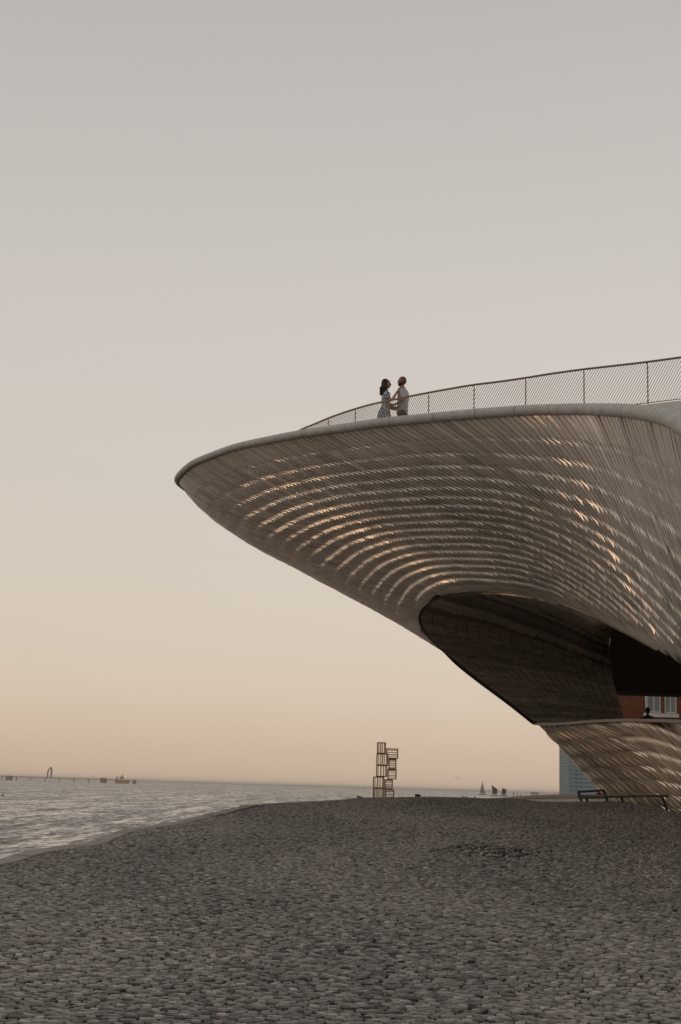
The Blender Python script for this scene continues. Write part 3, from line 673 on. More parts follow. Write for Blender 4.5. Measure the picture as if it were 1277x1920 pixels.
def person(loc, rz, label, H, arms, skinm, parts, group=None):
    """body one mesh, facing +x locally; arms: list of (shoulder, elbow, wrist, palm, side, bend)"""
    o = empty('person', loc); o.rotation_euler = (0, 0, rz); tag(o, label, 'person', group)
    V = [(0, 0, .92), (0, 0, 1.08), (.0, 0, 1.26), (-.005, 0, 1.38), (.005, 0, 1.46), (.012, 0, 1.53)]
    E_ = [(i, i + 1) for i in range(5)]; Rr = [(.12, .14), (.10, .125), (.11, .15), (.08, .12), .055, .052]
    for s in (-1, 1):
        n0 = len(V); V += [(0, s * .09, .86), (.01, s * .095, .48), (-.015, s * .1, .09), (.06, s * .105, .035), (.15, s * .11, .025)]; E_ += [(0, n0), (n0, n0 + 1), (n0 + 1, n0 + 2), (n0 + 2, n0 + 3), (n0 + 3, n0 + 4)]; Rr += [.088, .062, .045, .04, .028]
    for sh, el, wr, pa, si, be in arms:
        n0 = len(V); V += [sh, el, wr, pa]; E_ += [(3, n0), (n0, n0 + 1), (n0 + 1, n0 + 2), (n0 + 2, n0 + 3)]; Rr += [.052, .040, .028, .034]
        fingers(V, E_, Rr, wr, pa, si, be)
    v, f = skin_mesh(V, E_, Rr); mb = MB(); mb.add(v, f)
    hv, hf = ellipsoid((.022, 0, 1.625), (.098, .076, .122), fn=head_shape); mb.add(hv, hf)
    for s in (-1, 1): ev, ef = ellipsoid((.0, s * .077, 1.62), (.018, .010, .032), 8, 6); mb.add(ev, ef)
    b = MB(); b.v = [(x * H, y * H, z * H) for x, y, z in mb.v]; b.f = mb.f
    def put(m_, name, mat, parent=o, smoothed=True):
        q_ = MB(); q_.v = [(x * H, y * H, z * H) for x, y, z in m_.v]; q_.f = m_.f
        r_ = q_.build(name, mat, None, smoothed); r_.parent = parent; return r_
    bo = b.build('body', skinm, None, True); bo.parent = o
    em = MB()
    for s in (-1, 1): ev, ef = ellipsoid((.106, s * .028, 1.632), (.010, .012, .008), 8, 6); em.add(ev, ef)
    put(em, 'eyes', M['hair'], o)
    parts(put, o); return o
def sleeve(mb, sh, el, wr, r0, r1, r2, frac=1.0):
    sh, el, wr = map(np.array, (sh, el, wr)); pts = [sh, sh * .5 + el * .5, el] + ([el + (wr - el) * frac] if frac > 0 else [])
    mb.tube(pts, [r0, (r0 + r1) / 2, r1, r2][:len(pts)], 12)
# the man: shaved head, beard, pale shirt, dark trousers, facing left towards the woman
man_arms = [((-.01, .19, 1.36), (-.07, .27, 1.10), (.15, .22, .98), (.235, .20, .99), (0, 0, 1), (0, -1, 0)), ((-.01, -.19, 1.36), (-.02, -.27, 1.10), (.20, -.16, 1.01), (.285, -.13, 1.02), (0, 0, 1), (0, 1, 0))]
def man_parts(put, o):
    mb = MB(); mb.rings([ellring(.0, 0, .80, .135, .175, wob=.006), ellring(.0, 0, .92, .132, .172), ellring(-.005, 0, 1.05, .130, .168), ellring(-.01, 0, 1.22, .145, .19), ellring(-.015, 0, 1.34, .13, .205), ellring(-.01, 0, 1.41, .09, .15), ellring(.0, 0, 1.45, .066, .075), ellring(.006, 0, 1.475, .066, .07)])
    for a in man_arms: sleeve(mb, a[0], a[1], a[2], .072, .058, .050, .35)
    sh = put(mb, 'shirt', M['shirt'])
    bt = MB()
    for k in range(5): v, f = ellipsoid((.138 - .006 * abs(k - 2), 0, .95 + k * .09), (.004, .006, .006), 6, 4); bt.add(v, f)
    put(bt, 'buttons', M['kerb'], sh)
    mb = MB(); mb.rings([ellring(0, 0, .74, .12, .165), ellring(0, 0, .93, .122, .16)])
    for s in (-1, 1): mb.rings([ellring(0, s * .09, .86, .10, .09, 12), ellring(.01, s * .095, .48, .08, .075, 12), ellring(-.01, s * .1, .07, .07, .065, 12)])
    put(mb, 'trousers', M['trousers'])
    bd = MB(); v, f = ellipsoid((.045, 0, 1.565), (.080, .072, .062), 16, 10, lambda d, p: np.array((p[0] * (1 if d[0] > -.3 else .5), p[1], p[2] - .02 * max(0, d[0])))); bd.add(v, f); put(bd, 'beard', M['hair'])
    st = MB(); v, f = ellipsoid((.012, 0, 1.64), (.099, .079, .110), 16, 10, lambda d, p: p if d[0] < .35 else p * .9); st.add(v, f); put(st, 'cropped_hair', M['stubble'])
    for s in (-1, 1):
        mb = MB(); mb.rings([ellring(.05, s * .105, .0, .15, .05, 12), ellring(.05, s * .105, .05, .13, .048, 12), ellring(.0, s * .105, .085, .07, .045, 12)]); put(mb, 'shoe', M['hair'])
M['stubble'] = material('shaved_scalp', (.12, .07, .048), .6, .4, noise=40, noise_amt=.15)
mp_ = at(756, 706, 37.75); wp_ = at(721.5, 711, 37.75)
Hm = (mp_[2] - 10.80) / 1.747; Hw = (wp_[2] - 10.80) / 1.765
person((mp_[0], mp_[1], 10.80), math.pi - R(12), 'bearded man in pale grey shirt and dark trousers on the museum roof', Hm, man_arms, M['skin'], man_parts)
wx = (mp_[0] - wp_[0]) / Hw
wom_arms = [((.0, -.155, 1.33), (.17, -.20, 1.13), (.325, -.11, 1.42), (.365, -.085, 1.50), (0, 1, 0), (.6, .6, 0)), ((.0, .155, 1.33), (.03, .2, 1.08), (.20, .12, .98), (.27, .08, .99), (0, 0, 1), (0, -1, 0))]
def woman_parts(put, o):
    mb = MB(); mb.rings([ellring(-.02, 0, .30, .19, .20, 28, .012), ellring(-.03, 0, .52, .185, .195, 28, .010), ellring(-.03, 0, .74, .178, .19, 28, .006), ellring(-.03, 0, .88, .162, .178, 28, .003), ellring(-.01, 0, .99, .118, .145, 28), ellring(.0, 0, 1.06, .102, .130, 28), ellring(.015, 0, 1.18, .125, .145, 28), ellring(.012, 0, 1.27, .12, .15, 28), ellring(.0, 0, 1.345, .09, .15, 28), ellring(.0, 0, 1.385, .065, .10, 28)])
    d = put(mb, 'dress', M['print'])
    for a in wom_arms:
        c = np.array(a[0]) * .72 + np.array(a[1]) * .28; v, f = ellipsoid(c + np.array((0, 0, .012)), (.088, .080, .098), 18, 12, lambda d_, p: p * (1 + .05 * math.sin(9 * math.atan2(d_[1], d_[0])))); mb = MB(); mb.add(v, f); put(mb, 'puff_sleeve', M['print'], d)
    def hs(d_, p):
        k = 1 + .07 * math.sin(13 * d_[2] + 5 * d_[1]) + .05 * math.sin(17 * d_[1] + 3 * d_[0]); return p * k
    mb = MB(); v, f = ellipsoid((-.022, 0, 1.655), (.098, .100, .110), 22, 14, hs); mb.add(v, f)
    v, f = ellipsoid((-.062, 0, 1.48), (.078, .118, .19), 22, 16, hs); mb.add(v, f)
    for s in (-1, 1): v, f = ellipsoid((-.02, s * .078, 1.53), (.055, .04, .15), 14, 12, hs); mb.add(v, f)
    for k in range(60):
        a = 2 * math.pi * random.random(); h = 1.33 + .2 * random.random(); rr_ = .1 + .01 * random.random(); px = -.05 + .78 * rr_ * math.cos(a) ; py = 1.15 * rr_ * math.sin(a)
        if px > .0: continue
        mb.tube([(px * .9, py * .9, h + .05), (px * 1.1 - .008, py * 1.08, h), (px * 1.0, py * 1.0, h - .05)], [.012, .016, .006], 5)
    put(mb, 'long_hair', M['hair'])
    for s in (-1, 1):
        mb = MB(); mb.rings([ellring(.05, s * .1, .0, .12, .04, 12), ellring(.03, s * .1, .035, .09, .038, 12)]); put(mb, 'shoe', M['kerb'])
person((wp_[0] + .035, wp_[1] - .04, 10.80), R(-6), 'long-haired woman in blue and white print dress touching the bearded man', Hw, wom_arms, M['skin_fair'], woman_parts)
# visitor behind the parapet, back turned
vp = at(1214.5, 1326, 52.2); Hv = (vp[2] - 3.05) / 1.76
vis_arms = [((0, .19, 1.36), (-.04, .26, 1.1), (.08, .24, .9), (.12, .23, .84), (0, 1, 0), (0, -1, 0)), ((0, -.19, 1.36), (-.04, -.26, 1.1), (.08, -.24, .9), (.12, -.23, .84), (0, 1, 0), (0, 1, 0))]
def vis_parts(put, o):
    mb = MB(); mb.rings([ellring(0, 0, .82, .125, .175), ellring(0, 0, 1.05, .12, .165), ellring(0, 0, 1.25, .135, .195), ellring(0, 0, 1.36, .12, .21), ellring(0, 0, 1.42, .08, .14), ellring(0, 0, 1.47, .06, .065)])
    for a in vis_arms: sleeve(mb, a[0], a[1], a[2], .075, .058, .045, .95)
    put(mb, 'jacket', M['jacket'])
    mb = MB(); mb.rings([ellring(-.15, 0, 1.0, .03, .09), ellring(-.19, 0, 1.04, .075, .125), ellring(-.18, 0, 1.25, .075, .125), ellring(-.14, 0, 1.36, .05, .10)]); put(mb, 'back_panel', M['trousers'])
    mb = MB(); v, f = ellipsoid((.0, 0, 1.65), (.105, .088, .118), 18, 12); mb.add(v, f); put(mb, 'hair', M['hair'])
    mb = MB(); mb.rings([ellring(0, 0, .74, .12, .165), ellring(0, 0, .93, .122, .16)])
    for s in (-1, 1): mb.rings([ellring(0, s * .09, .86, .10, .09, 12), ellring(.01, s * .095, .48, .08, .075, 12), ellring(-.01, s * .1, .02, .07, .065, 12)])
    put(mb, 'trousers', M['trousers'])
person((vp[0], vp[1], 3.05), R(80), 'dark-haired visitor in dark clothes behind the tiled parapet, back turned', Hv, vis_arms, M['skin'], vis_parts)
# ------------------------------------------------------------------ things around the plaza
M['timber'] = material('weathered_timber', (.72, .52, .34), .7, .3, noise=8, noise_amt=.25)
M['dark_timber'] = material('dark_steel_frame', (.24, .165, .115), .6, .4)
M['brick'] = None
def brick_material():
    m = material('red_brick', (.2, .06, .03), .85, .2); t = m.node_tree; b = t.nodes['Principled BSDF']; tcn = t.nodes.new('ShaderNodeTexCoord'); mp = t.nodes.new('ShaderNodeMapping'); mp.inputs['Rotation'].default_value = (R(90), 0, 0)
    br = t.nodes.new('ShaderNodeTexBrick'); br.inputs['Color1'].default_value = (.27, .095, .05, 1); br.inputs['Color2'].default_value = (.18, .06, .034, 1); br.inputs['Mortar'].default_value = (.12, .075, .055, 1)
    br.inputs['Scale'].default_value = 1; br.inputs['Brick Width'].default_value = .30; br.inputs['Row Height'].default_value = .10; br.inputs['Mortar Size'].default_value = .012
    t.links.new(tcn.outputs['Object'], mp.inputs[0]); t.links.new(mp.outputs[0], br.inputs['Vector']); t.links.new(br.outputs['Color'], b.inputs['Base Color']); return m
M['brick'] = brick_material()
M['white_paint'] = material('white_paint', (.72, .73, .72), .5, .4, noise=3, noise_amt=.08)
M['glass'] = material('window_glass', (.30, .33, .34), .12, .6, noise=2, noise_amt=.2)
M['blue_metal'] = material('pale_blue_cladding', (.22, .30, .335), .55, .4, noise=.7, noise_amt=.12)
M['pale_metal'] = material('grey_blue_mesh', (.27, .335, .36), .6, .4, noise=.9, noise_amt=.10)
M['sail'] = material('tan_sail', (.33, .25, .2), .8, .2, noise=.4, noise_amt=.15)
M['dark_sail'] = material('dark_sail', (.10, .075, .065), .8, .2, noise=.4, noise_amt=.2)
M['boat'] = material('boat_hull', (.2, .16, .13), .6, .3)
M['hazed_rust'] = material('hazed_pier_steel', (.42, .31, .225), .8, .2, noise=.2, noise_amt=.2)  # colour lightened to stand in for haze over the far pier
M['feather'] = material('gull_feathers', (.22, .19, .17), .8, .2)

# brick building seen through the opening
YB = 86.0
def bx(px): return float(at(px, 1300, YB)[0])
def bz(py): return float(at(1220, py, YB)[2])
bb = empty('brick_building', (bx(1250), YB, .7)); tag(bb, 'red brick building with pale windows seen through the museum opening', 'building')
wz = [(bx(1213.5), bx(1239), bz(1336), bz(1296)), (bx(1246), bx(1268.5), bz(1336), bz(1296))]
xs = [bx(1120), wz[0][0], wz[0][1], wz[1][0], wz[1][1], bx(1420)]; zs = [.6, wz[0][2], wz[0][3], bz(1268)]
mb = MB()
for i in range(5):
    for j in range(3):
        if j == 1 and i in (1, 3): continue
        mb.box(xs[i] + (.0005 if i else 0), xs[i + 1] - .0005, YB, YB + .4, zs[j] + (.0005 if j else 0), zs[j + 1] - .0005)
mb.build('brick_wall', M['brick'], bb)
for x0, x1, z0, z1 in wz:
    mb = MB(); t_ = .07
    mb.box(x0, x0 + t_, YB + .05, YB + .16, z0, z1); mb.box(x1 - t_, x1, YB + .05, YB + .16, z0, z1); mb.box(x0 + t_, x1 - t_, YB + .05, YB + .16, z1 - t_, z1); mb.box(x0 + t_, x1 - t_, YB + .05, YB + .16, z0, z0 + t_)
    xm = (x0 + x1) / 2; mb.box(xm - .03, xm + .03, YB + .06, YB + .15, z0 + t_, z1 - t_)
    wf = mb.build('window', M['white_paint'], bb)
    for a, b in ((x0 + t_, xm - .03), (xm + .03, x1 - t_)):
        g_ = MB(); g_.box(a, b, YB + .11, YB + .13, z0 + t_, z1 - t_); o = g_.build('pane', M['glass'], None); o.parent = wf; o.matrix_parent_inverse = wf.matrix_world.inverted() if False else Matrix.Translation((0, 0, 0)); o.parent = wf
        o.matrix_parent_inverse = Matrix.Translation(-Vector((0, 0, 0)))
mb = MB(); mb.box(wz[0][0] - .25, wz[1][1] + .1, YB - .14, YB - .002, wz[0][2] - .27, wz[0][2] - .04); mb.build('window_sill', M['white_paint'], bb)
mb = MB(); mb.tube([(bx(1211), YB - .1, bz(1330)), (bx(1210), YB - .1, bz(1290))], .055, 8); mb.build('downpipe', M['white_paint'], bb)

# pale blue clad block behind the museum
cA = at(1069, 1490, 160); 
blk = empty('clad_block', (cA[0], cA[1], .4)); tag(blk, 'pale blue-grey metal clad block behind the museum foot', 'building')
def wallq(name, p0, p1, z0, z1, mat, slats, vert):
    p0 = np.array(p0); p1 = np.array(p1); d = p1 - p0; L = np.linalg.norm(d); d = d / L; nrm_ = np.array([d[1], -d[0]]); 
    if nrm_[1] > 0: nrm_ = -nrm_
    mb = MB()
    def slab(a, b, zz0, zz1, o0, o1):
        q = []
        for z in (zz0, zz1):
            for l, o_ in ((a, o0), (b, o0), (b, o1), (a, o1)): pt = p0 + d * l + nrm_ * o_; q.append((pt[0], pt[1], z))
        mb.add(q, [(0, 3, 2, 1), (4, 5, 6, 7), (0, 1, 5, 4), (1, 2, 6, 5), (2, 3, 7, 6), (3, 0, 4, 7)])
    slab(0, L, z0, z1, -.3, 0); w_ = mb.build(name, mat, blk)
    for k in range(slats):
        mb = MB(); zz = z0 + (z1 - z0) * (k + .5) / slats
        slab(.05, L - .05, zz - .5 * (z1 - z0) / slats * .62, zz + .5 * (z1 - z0) / slats * .62, .002, .09); mb.build('louvre', mat, blk)
    for k in range(vert):
        mb = MB(); ll = L * (k + .5) / vert; slab(ll - .03, ll + .03, z0 + .02, z1 - .02, .002, .10); mb.build('mullion', mat, blk)
lA = at(1049.5, 1490, 166); rA = at(1190, 1490, 163)
wallq('side_wall', (lA[0], lA[1]), (cA[0] - .012, cA[1]), .2, 9.0, M['blue_metal'], 26, 0)
wallq('front_wall', (cA[0], cA[1]), (rA[0], rA[1]), .2, 9.0, M['pale_metal'], 20, 14)
mb = MB(); mb.rings([[(lA[0], lA[1], z), (cA[0], cA[1], z), (rA[0], rA[1], z), (rA[0], rA[1] + 6, z)] for z in (9.0, 9.15)]); mb.build('roof', M['pale_metal'], blk)
mb = MB(); mb.rings([[(lA[0] - .6, lA[1] - 9, z), (cA[0] - 2, cA[1] - 12, z), (rA[0] + 40, rA[1] - 12, z), (rA[0] + 40, rA[1] + 60, z), (lA[0] - .6, rA[1] + 60, z)] for z in (-3.5, .3)]); q_ = mb.build('far_quay', M['kerb']); tag(q_, kind='structure')

# stacked open crate tower on the quay
YT = 90.0; tz0 = float(zg(3, 90))
tw = empty('crate_tower', (float(at(720, 1490, YT)[0]), YT, tz0)); tag(tw, 'tall sculpture of stacked open slatted crates on the quay edge', 'sculpture')
def crate(x0, x1, y0, y1, vert, nb_, deep, off):
    a = at(x0, y1, YT); b = at(x1, y0, YT); X0, X1, Z0, Z1 = a[0], b[0], a[2], b[2]
    if y1 > 1494: Z0 = tz0
    ya, yb = YT + off, YT + off + deep; t_ = .052; mb = MB()
    for z in (Z0, Z1 - t_):
        for y in (ya, yb - t_): mb.box(X0, X1, y, y + t_, z, z + t_)
        for x in (X0, X1 - t_): mb.box(x, x + t_, ya + t_, yb - t_, z, z + t_)
    for x in (X0, X1 - t_):
        for y in (ya, yb - t_): mb.box(x, x + t_, y, y + t_, Z0 + t_, Z1 - t_)
    f_ = mb.build('crate', M['dark_timber'], tw)
    for y in (ya + .008, yb - t_ + .008):
        for k in range(nb_):
            fr = (k + .7 + .35 * random.random()) / (nb_ + .6); mb = MB()
            if vert: x = X0 + (X1 - X0) * fr; mb.box(x - .028, x + .028, y, y + .03, Z0 + t_, Z1 - t_)
            else: z = Z0 + (Z1 - Z0) * fr; mb.box(X0 + t_, X1 - t_, y, y + .03, z - .026, z + .026)
            o = mb.build('slat', M['timber'], None); o.parent = f_
for a in ((707, 724, 1392, 1412.5, 1, 4, .6, 0), (706, 728.5, 1413, 1434.5, 1, 5, .65, .05), (705.5, 726.5, 1435, 1456, 1, 4, .6, 0), (699.5, 721, 1456.5, 1477.5, 1, 4, .6, .1), (699.5, 721.5, 1478, 1497, 1, 5, .65, .02),
          (724.5, 747, 1403.5, 1422, 0, 4, .55, .1), (729, 743.8, 1422.5, 1441.5, 0, 5, .6, .18), (727, 744, 1442, 1461, 0, 4, .55, .1), (721.5, 737, 1461.5, 1480, 0, 5, .6, .15), (722.5, 739.8, 1480.5, 1497, 0, 4, .6, .12)): crate(*a)

# two dark mooring blocks on the far quay edge
for px, py, lab in ((674.5, 1492.5, 'dark mooring block on the quay edge, to the left of the crate tower'), (783.5, 1488.5, 'dark mooring block on the quay edge, to the right of the crate tower')):
    p = at(px, py, 100); z0 = float(zg(p[0], 100)); mb = MB(); w_ = .19
    mb.rings([[(p[0] - w_ * k, 100 - .15, z), (p[0] + w_ * k, 100 - .15, z), (p[0] + w_ * k, 100 + .15, z), (p[0] - w_ * k, 100 + .15, z)] for z, k in ((z0, .9), (p[2] - .10, 1.0), (p[2] - .06, 1.0))] + [[(p[0] - w_ * .95, 99.87, p[2]), (p[0] + w_ * .6, 99.87, p[2] - .03), (p[0] + w_ * .6, 100.13, p[2] - .03), (p[0] - w_ * .95, 100.13, p[2])]])
    tag(mb.build('mooring_block', M['black_steel']), lab, 'mooring block', 'mooring blocks on the quay edge')

# low curved bench in front of the museum foot
bn = empty('curved_bench', (6.5, 58, .8)); tag(bn, 'long low curved pale stone bench beyond the plaza crest', 'bench')
rg, ru = [], []
for t in np.linspace(0, 1, 40):
    px = 915 + t * 260; Yb = 66 - 14 * t; top = 1497 - 9.5 * math.sin(min(1, t * 1.5) * math.pi / 2) + 4.0 * t * t
    p = at(px, top, Yb); g0 = .72; th_ = .10 + .03 * t
    rg.append([(p[0], p[1] - .25, p[2] - .02), (p[0] + .1, p[1] + .5, p[2]), (p[0] + .1, p[1] + .5, p[2] - th_ - .08), (p[0], p[1] - .2, p[2] - th_ - .02)])
    ru.append([(p[0] + .02, p[1] + .05, p[2] - th_ - .03), (p[0] + .1, p[1] + .45, p[2] - th_ - .03), (p[0] + .1, p[1] + .45, g0 - .3), (p[0] + .02, p[1] + .05, g0 - .3)])
mb = MB(); mb.rings(rg); mb.build('seat_slab', M['pale_stone'], bn, False); mb = MB(); mb.rings(ru); mb.build('plinth', M['concrete'], bn)

# black guard rail at the foot of the museum
gr = empty('guard_rail', tuple(at(1180, 1510, 44.5))); tag(gr, 'low black steel guard rail with leaning posts at the museum foot', 'railing')
YG = 44.5
def bar(name, p, q, r=.035): mb = MB(); mb.tube([np.array(p), np.array(q)], r, 8); return mb.build(name, M['black_steel'], gr)
bar('top_rail', at(1084, 1495.2, YG), at(1330, 1490.5, YG - 3), .036); bar('raised_rail', at(1083.5, 1485, YG), at(1134, 1481.8, YG - .4), .034)
bar('middle_rail', at(1088, 1491.6, YG + .5), at(1131, 1490, YG + .2), .012)
for x0, y0, x1, y1, dY in ((1084.3, 1485.2, 1094.5, 1514, 0), (1098.7, 1495, 1106.5, 1516, .1), (1131.5, 1482, 1143.5, 1513, -.4), (1164, 1494, 1174.5, 1520, -.9), (1241, 1492.5, 1251.5, 1521, -1.9)):
    p = at(x0, y0, YG + dY); q_ = at(x1, y1, YG + dY); d = (q_ - p); q_ = p + d * ((p[2] - float(zg(q_[0], q_[1])) + .02) / (p[2] - q_[2])); bar('post', p, q_, .036)
# bits of pale stone lying by the wall foot
for i, (px, py, r_) in enumerate(((1158, 1503, .12), (1172, 1506.5, .10), (1186, 1505, .09), (1199, 1505.5, .11), (1262, 1508, .13), (1148, 1506, .10))):
    p = at(px, py, 45.2); v, f = ellipsoid((0, 0, 0), (r_ * 1.7, r_ * 1.2, r_ * .55), 10, 6, lambda d_, q: q * (1 + .22 * math.sin(5 * d_[0] + i) + .18 * math.sin(7 * d_[1] + 2 * i)))
    mb = MB(); z = float(zg(p[0], 45.2)); mb.add([(p[0] + a, 45.2 + b, z + .03 + c) for a, b, c in v], f)
    tag(mb.build('loose_stone', M['pale_stone']), 'pale loose stone at the tiled wall foot, %s from the left' % ('second', 'third', 'fourth', 'fifth', 'sixth', 'first')[i], 'stone', 'loose stones at the wall foot')

# boats
def boat(px, py, Y, length, sail, mat, label):
    p = at(px, py, Y); o = empty('sailing_boat', (p[0], Y, SEA)); tag(o, label, 'sailboat', 'sailing boats on the river')
    mb = MB(); L = length / 2; rr_ = []
    for t in np.linspace(-1, 1, 9): w_ = .16 * length * (1 - t * t) ** .6 + .03; h = .075 * length * (1 + .35 * t * t); rr_.append([(t * L, -w_, h), (t * L, -w_ * .5, -.3), (t * L, w_ * .5, -.3), (t * L, w_, h)])
    mb.rings(rr_); a = mb.build('hull', M['boat']); a.parent = o
    mb = MB(); mb.tube([(0, 0, 0), (0, 0, sail[1] * 1.06)], [.14, .07], 6); a = mb.build('mast', M['boat']); a.parent = o
    for name, pts in sail[0]:
        pts = [np.array(q_, float) for q_ in pts]; mb = MB(); n_ = len(pts); c = sum(pts) / n_; c = c + np.array((0, .35, 0))
        V_ = [tuple(q_) for q_ in pts] + [tuple(c)] + [tuple(q_ + (0, .06, 0)) for q_ in pts] + [tuple(c + (0, .06, 0))]; F_ = []
        for k in range(n_): F_ += [(k, (k + 1) % n_, n_), (n_ + 1 + (k + 1) % n_, n_ + 1 + k, 2 * n_ + 1), (k, n_ + 1 + k, n_ + 1 + (k + 1) % n_, (k + 1) % n_)]
        mb.add(V_, F_); a = mb.build(name, mat); a.parent = o
boat(904.5, 1488, 1300, 7.5, ([('mainsail', [(-.2, 0, 1.2), (-2.4, 0, 1.3), (-.9, 0, 8), (-.1, 0, 12.6)]), ('jib', [(.25, 0, 1.0), (2.6, 0, .9), (1.3, 0, 5.5), (.12, 0, 11.5)])], 12.6), M['sail'], 'slim sailboat with tall pale triangular sails, leftmost of the three boats')
boat(927, 1488, 1150, 6.0, ([('lug_sail', [(-1.6, 0, 1.0), (2.2, 0, 1.2), (2.4, 0, 5.0), (-2.4, 0, 8.2), (-1.7, 0, 5)])], 6.2), M['dark_sail'], 'boat with dark slanted lugsail, middle of the three boats')
boat(944, 1489, 1100, 7.0, ([('square_sail', [(-1.5, 0, 1.0), (1.9, 0, 1.1), (2.3, 0, 5.6), (.8, 0, 5.0), (-.8, 0, 6.4)])], 5.8), M['dark_sail'], 'boat with dark squarish sail, rightmost of the three boats')
# mooring posts in the shallows
for i, (px, py, Y, h) in enumerate(((868, 1494, 120, .5), (874, 1495, 120, .8), (890, 1495, 120, .75), (963, 1487, 260, .9), (970, 1489, 260, .7), (976, 1489.5, 260, .8))):
    p = at(px, py, Y); mb = MB(); mb.tube([(p[0], Y, SEA - .5), (p[0], Y, p[2] - .04), (p[0], Y, p[2] + h * .12)], [.09, .09, .05], 8)
    tag(mb.build('mooring_post', M['dark_timber']), 'small dark mooring post in the water beyond the plaza, %s from the left' % ('first', 'second', 'third', 'fourth', 'fifth', 'sixth')[i], 'post', 'mooring posts in the water')
p = at(1002.5, 1487.5, 300); mb = MB(); mb.box(p[0] - .75, p[0] + .75, 299.6, 300.4, SEA - .3, p[2] + .15); mb.box(p[0] - .85, p[0] + .85, 299.5, 300.5, p[2] + .152, p[2] + .25); tag(mb.build('floating_platform', M['concrete']), 'small grey floating platform between the boats and the blue block', 'platform')
# gull and buoy
p = at(856.5, 1458.5, 300); gl = empty('gull', tuple(p)); tag(gl, 'gull gliding above the water with wings spread', 'bird')
v, f = ellipsoid((0, 0, 0), (.10, .24, .08), 10, 8); mb = MB(); mb.add(v, f); a = mb.build('body', M['feather']); a.parent = gl
for s in (-1, 1):
    mb = MB(); mb.rings([[(s * x, -c, z), (s * x, c, z), (s * x, c, z + .025), (s * x, -c, z + .025)] for x, c, z in ((.05, .14, .02), (.34, .13, .14 - .1 * (s > 0)), (.85, .03, .20 if s < 0 else .02))]); a = mb.build('wing', M['feather']); a.parent = gl
p = at(5, 1495, 240); by_ = empty('buoy', (p[0], 240, SEA)); tag(by_, 'small dark buoy on the water at the left edge', 'buoy')
mb = MB(); mb.tube([(0, 0, -.2), (0, 0, .1), (0, 0, .22)], [.25, .3, .12], 10); a = mb.build('float', M['dark_timber']); a.parent = by_
mb = MB(); mb.tube([(0, 0, .2), (.05, 0, .75)], [.07, .05], 8); a = mb.build('marker', M['dark_timber']); a.parent = by_

# far pier with loading arms, a ship and huts
YP = 1600.0; SC = YP / FPX
pr_ = empty('oil_pier', (float(at(120, 1460, YP)[0]), YP, SEA)); tag(pr_, 'long low loading pier on the horizon with two tall arms', 'pier')
def P3(px, py): q_ = at(px, py, YP); return np.array((q_[0], YP, q_[2]))
def hz(px): return 1457 + .0295 * px
mb = MB()
a, b = P3(-60, hz(-60) - 1.6), P3(232, hz(232) - 1.0); mb.rings([[(q_[0], YP - 3, q_[2]), (q_[0], YP + 3, q_[2]), (q_[0], YP + 3, q_[2] + .6), (q_[0], YP - 3, q_[2] + .6)] for q_ in (a, b)]); mb.build('deck', M['hazed_rust'], pr_)
for px in range(-50, 232, 27): q_ = P3(px, hz(px) - 1.2); mb = MB(); mb.tube([(q_[0], YP, SEA), (q_[0], YP, q_[2])], .5, 6); mb.build('pile', M['hazed_rust'], pr_)
mb = MB(); mb.tube([P3(89.5, hz(90) - 1), P3(89.3, hz(90) - 9), P3(90, 1447), P3(92.5, 1441), P3(95.5, 1438.5)], [.9, .8, .9, .6, .5], 6); mb.build('loading_arm', M['hazed_rust'], pr_)
mb = MB(); mb.tube([P3(96, hz(96) - 1), P3(96.2, 1448), P3(96.2, 1440), P3(95.5, 1438.5)], [1.0, .9, .9, .6], 6); mb.build('loading_arm', M['hazed_rust'], pr_)
for y_ in (1442, 1446, 1450): q_ = P3(96.6, y_); mb = MB(); mb.box(q_[0] - .9, q_[0] + 1.2, YP - .8, YP + .8, q_[2] - .35, q_[2] + .35); mb.build('arm_platform', M['hazed_rust'], pr_)
def hut(px0, px1, py0, name, lab, cat):
    q0, q1 = P3(px0, hz(px0) - .5), P3(px1, py0); mb = MB(); mb.rings([[(q0[0], YP - 4, z), (q1[0], YP - 4, z), (q1[0], YP + 4, z), (q0[0], YP + 4, z)] for z in (SEA, q1[2] - .6)] + [[(q0[0] + .7, YP - 3, q1[2]), (q1[0] - .7, YP - 3, q1[2]), (q1[0] - .7, YP + 3, q1[2]), (q0[0] + .7, YP + 3, q1[2])]]); tag(mb.build(name, M['hazed_rust']), lab, cat)
hut(12, 22, 1454.3, 'pier_hut', 'low dark hut at the far left end of the horizon pier', 'hut')
hut(189, 199.5, 1458.7, 'pier_shed', 'low shed on the horizon pier beside the ship', 'shed'); hut(249.5, 255, 1461.8, 'stone_dolphin', 'small square block standing off the end of the horizon pier', 'block')
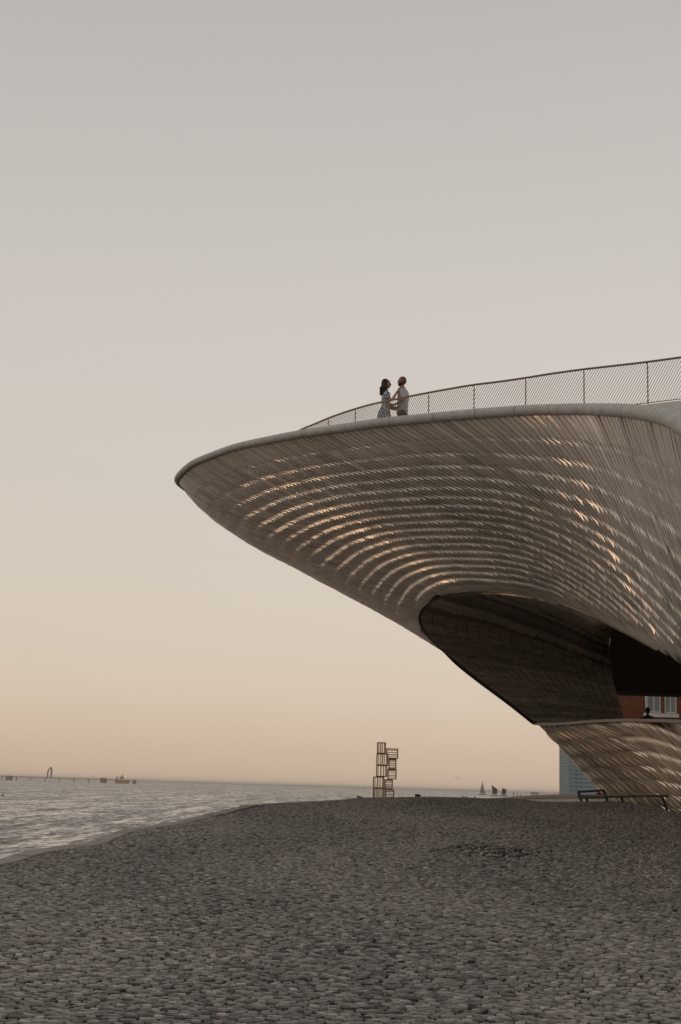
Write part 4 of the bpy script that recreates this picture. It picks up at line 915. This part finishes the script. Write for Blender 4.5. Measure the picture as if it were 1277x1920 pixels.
sp = empty('anchored_ship', (float(P3(233, 1462)[0]), YP - 20, SEA)); tag(sp, 'small ship with a tall mast moored at the end of the horizon pier', 'ship')
q_ = P3(222, hz(222) - 2.2); q2 = P3(246, hz(246) - 2.0); mb = MB(); mb.rings([[(q_[0], YP - 22, SEA), (q2[0], YP - 22, SEA), (q2[0], YP - 18, SEA), (q_[0], YP - 18, SEA)], [(q_[0] - 1, YP - 22, q_[2]), (q2[0] + 1.2, YP - 22, q2[2]), (q2[0] + 1.2, YP - 18, q2[2]), (q_[0] - 1, YP - 18, q_[2])]]); mb.build('hull', M['hazed_rust'], sp)
mb = MB(); q_ = P3(233, 1459); mb.box(q_[0] - 2, q_[0] + 2.2, YP - 21, YP - 19, q_[2] - 1, q_[2] + 1.5); mb.build('cabin', M['hazed_rust'], sp); mb = MB(); mb.box(q_[0] - 6, q_[0] - 4.5, YP - 21, YP - 19, q_[2] - 1, q_[2] + .8); mb.build('deckhouse', M['hazed_rust'], sp)
mb = MB(); q_ = P3(234.5, 1458); t2 = P3(234.5, 1451.5); mb.tube([(q_[0], YP - 20, q_[2]), (t2[0], YP - 20, t2[2])], [.7, .35], 6); mb.build('mast', M['hazed_rust'], sp)
mb = MB(); q_ = P3(225, 1460); t2 = P3(226.5, 1455); mb.tube([(q_[0], YP - 20, q_[2]), (t2[0], YP - 20, t2[2])], [.4, .2], 6); mb.build('boom', M['hazed_rust'], sp)

# ------------------------------------------------------------------ river haze
hz_m = bpy.data.materials.new('haze'); hz_m.use_nodes = True; t = hz_m.node_tree; t.nodes.clear()
_o = t.nodes.new('ShaderNodeOutputMaterial'); _v = t.nodes.new('ShaderNodeVolumePrincipled'); _v.inputs['Color'].default_value = (.93, .88, .83, 1); _v.inputs['Density'].default_value = HAZE; _v.inputs['Anisotropy'].default_value = .3
t.links.new(_v.outputs[0], _o.inputs['Volume'])
mb = MB(); mb.box(-46000, 46000, -46000, 46000, -6, 16); o = mb.build('haze', hz_m); tag(o, kind='stuff')
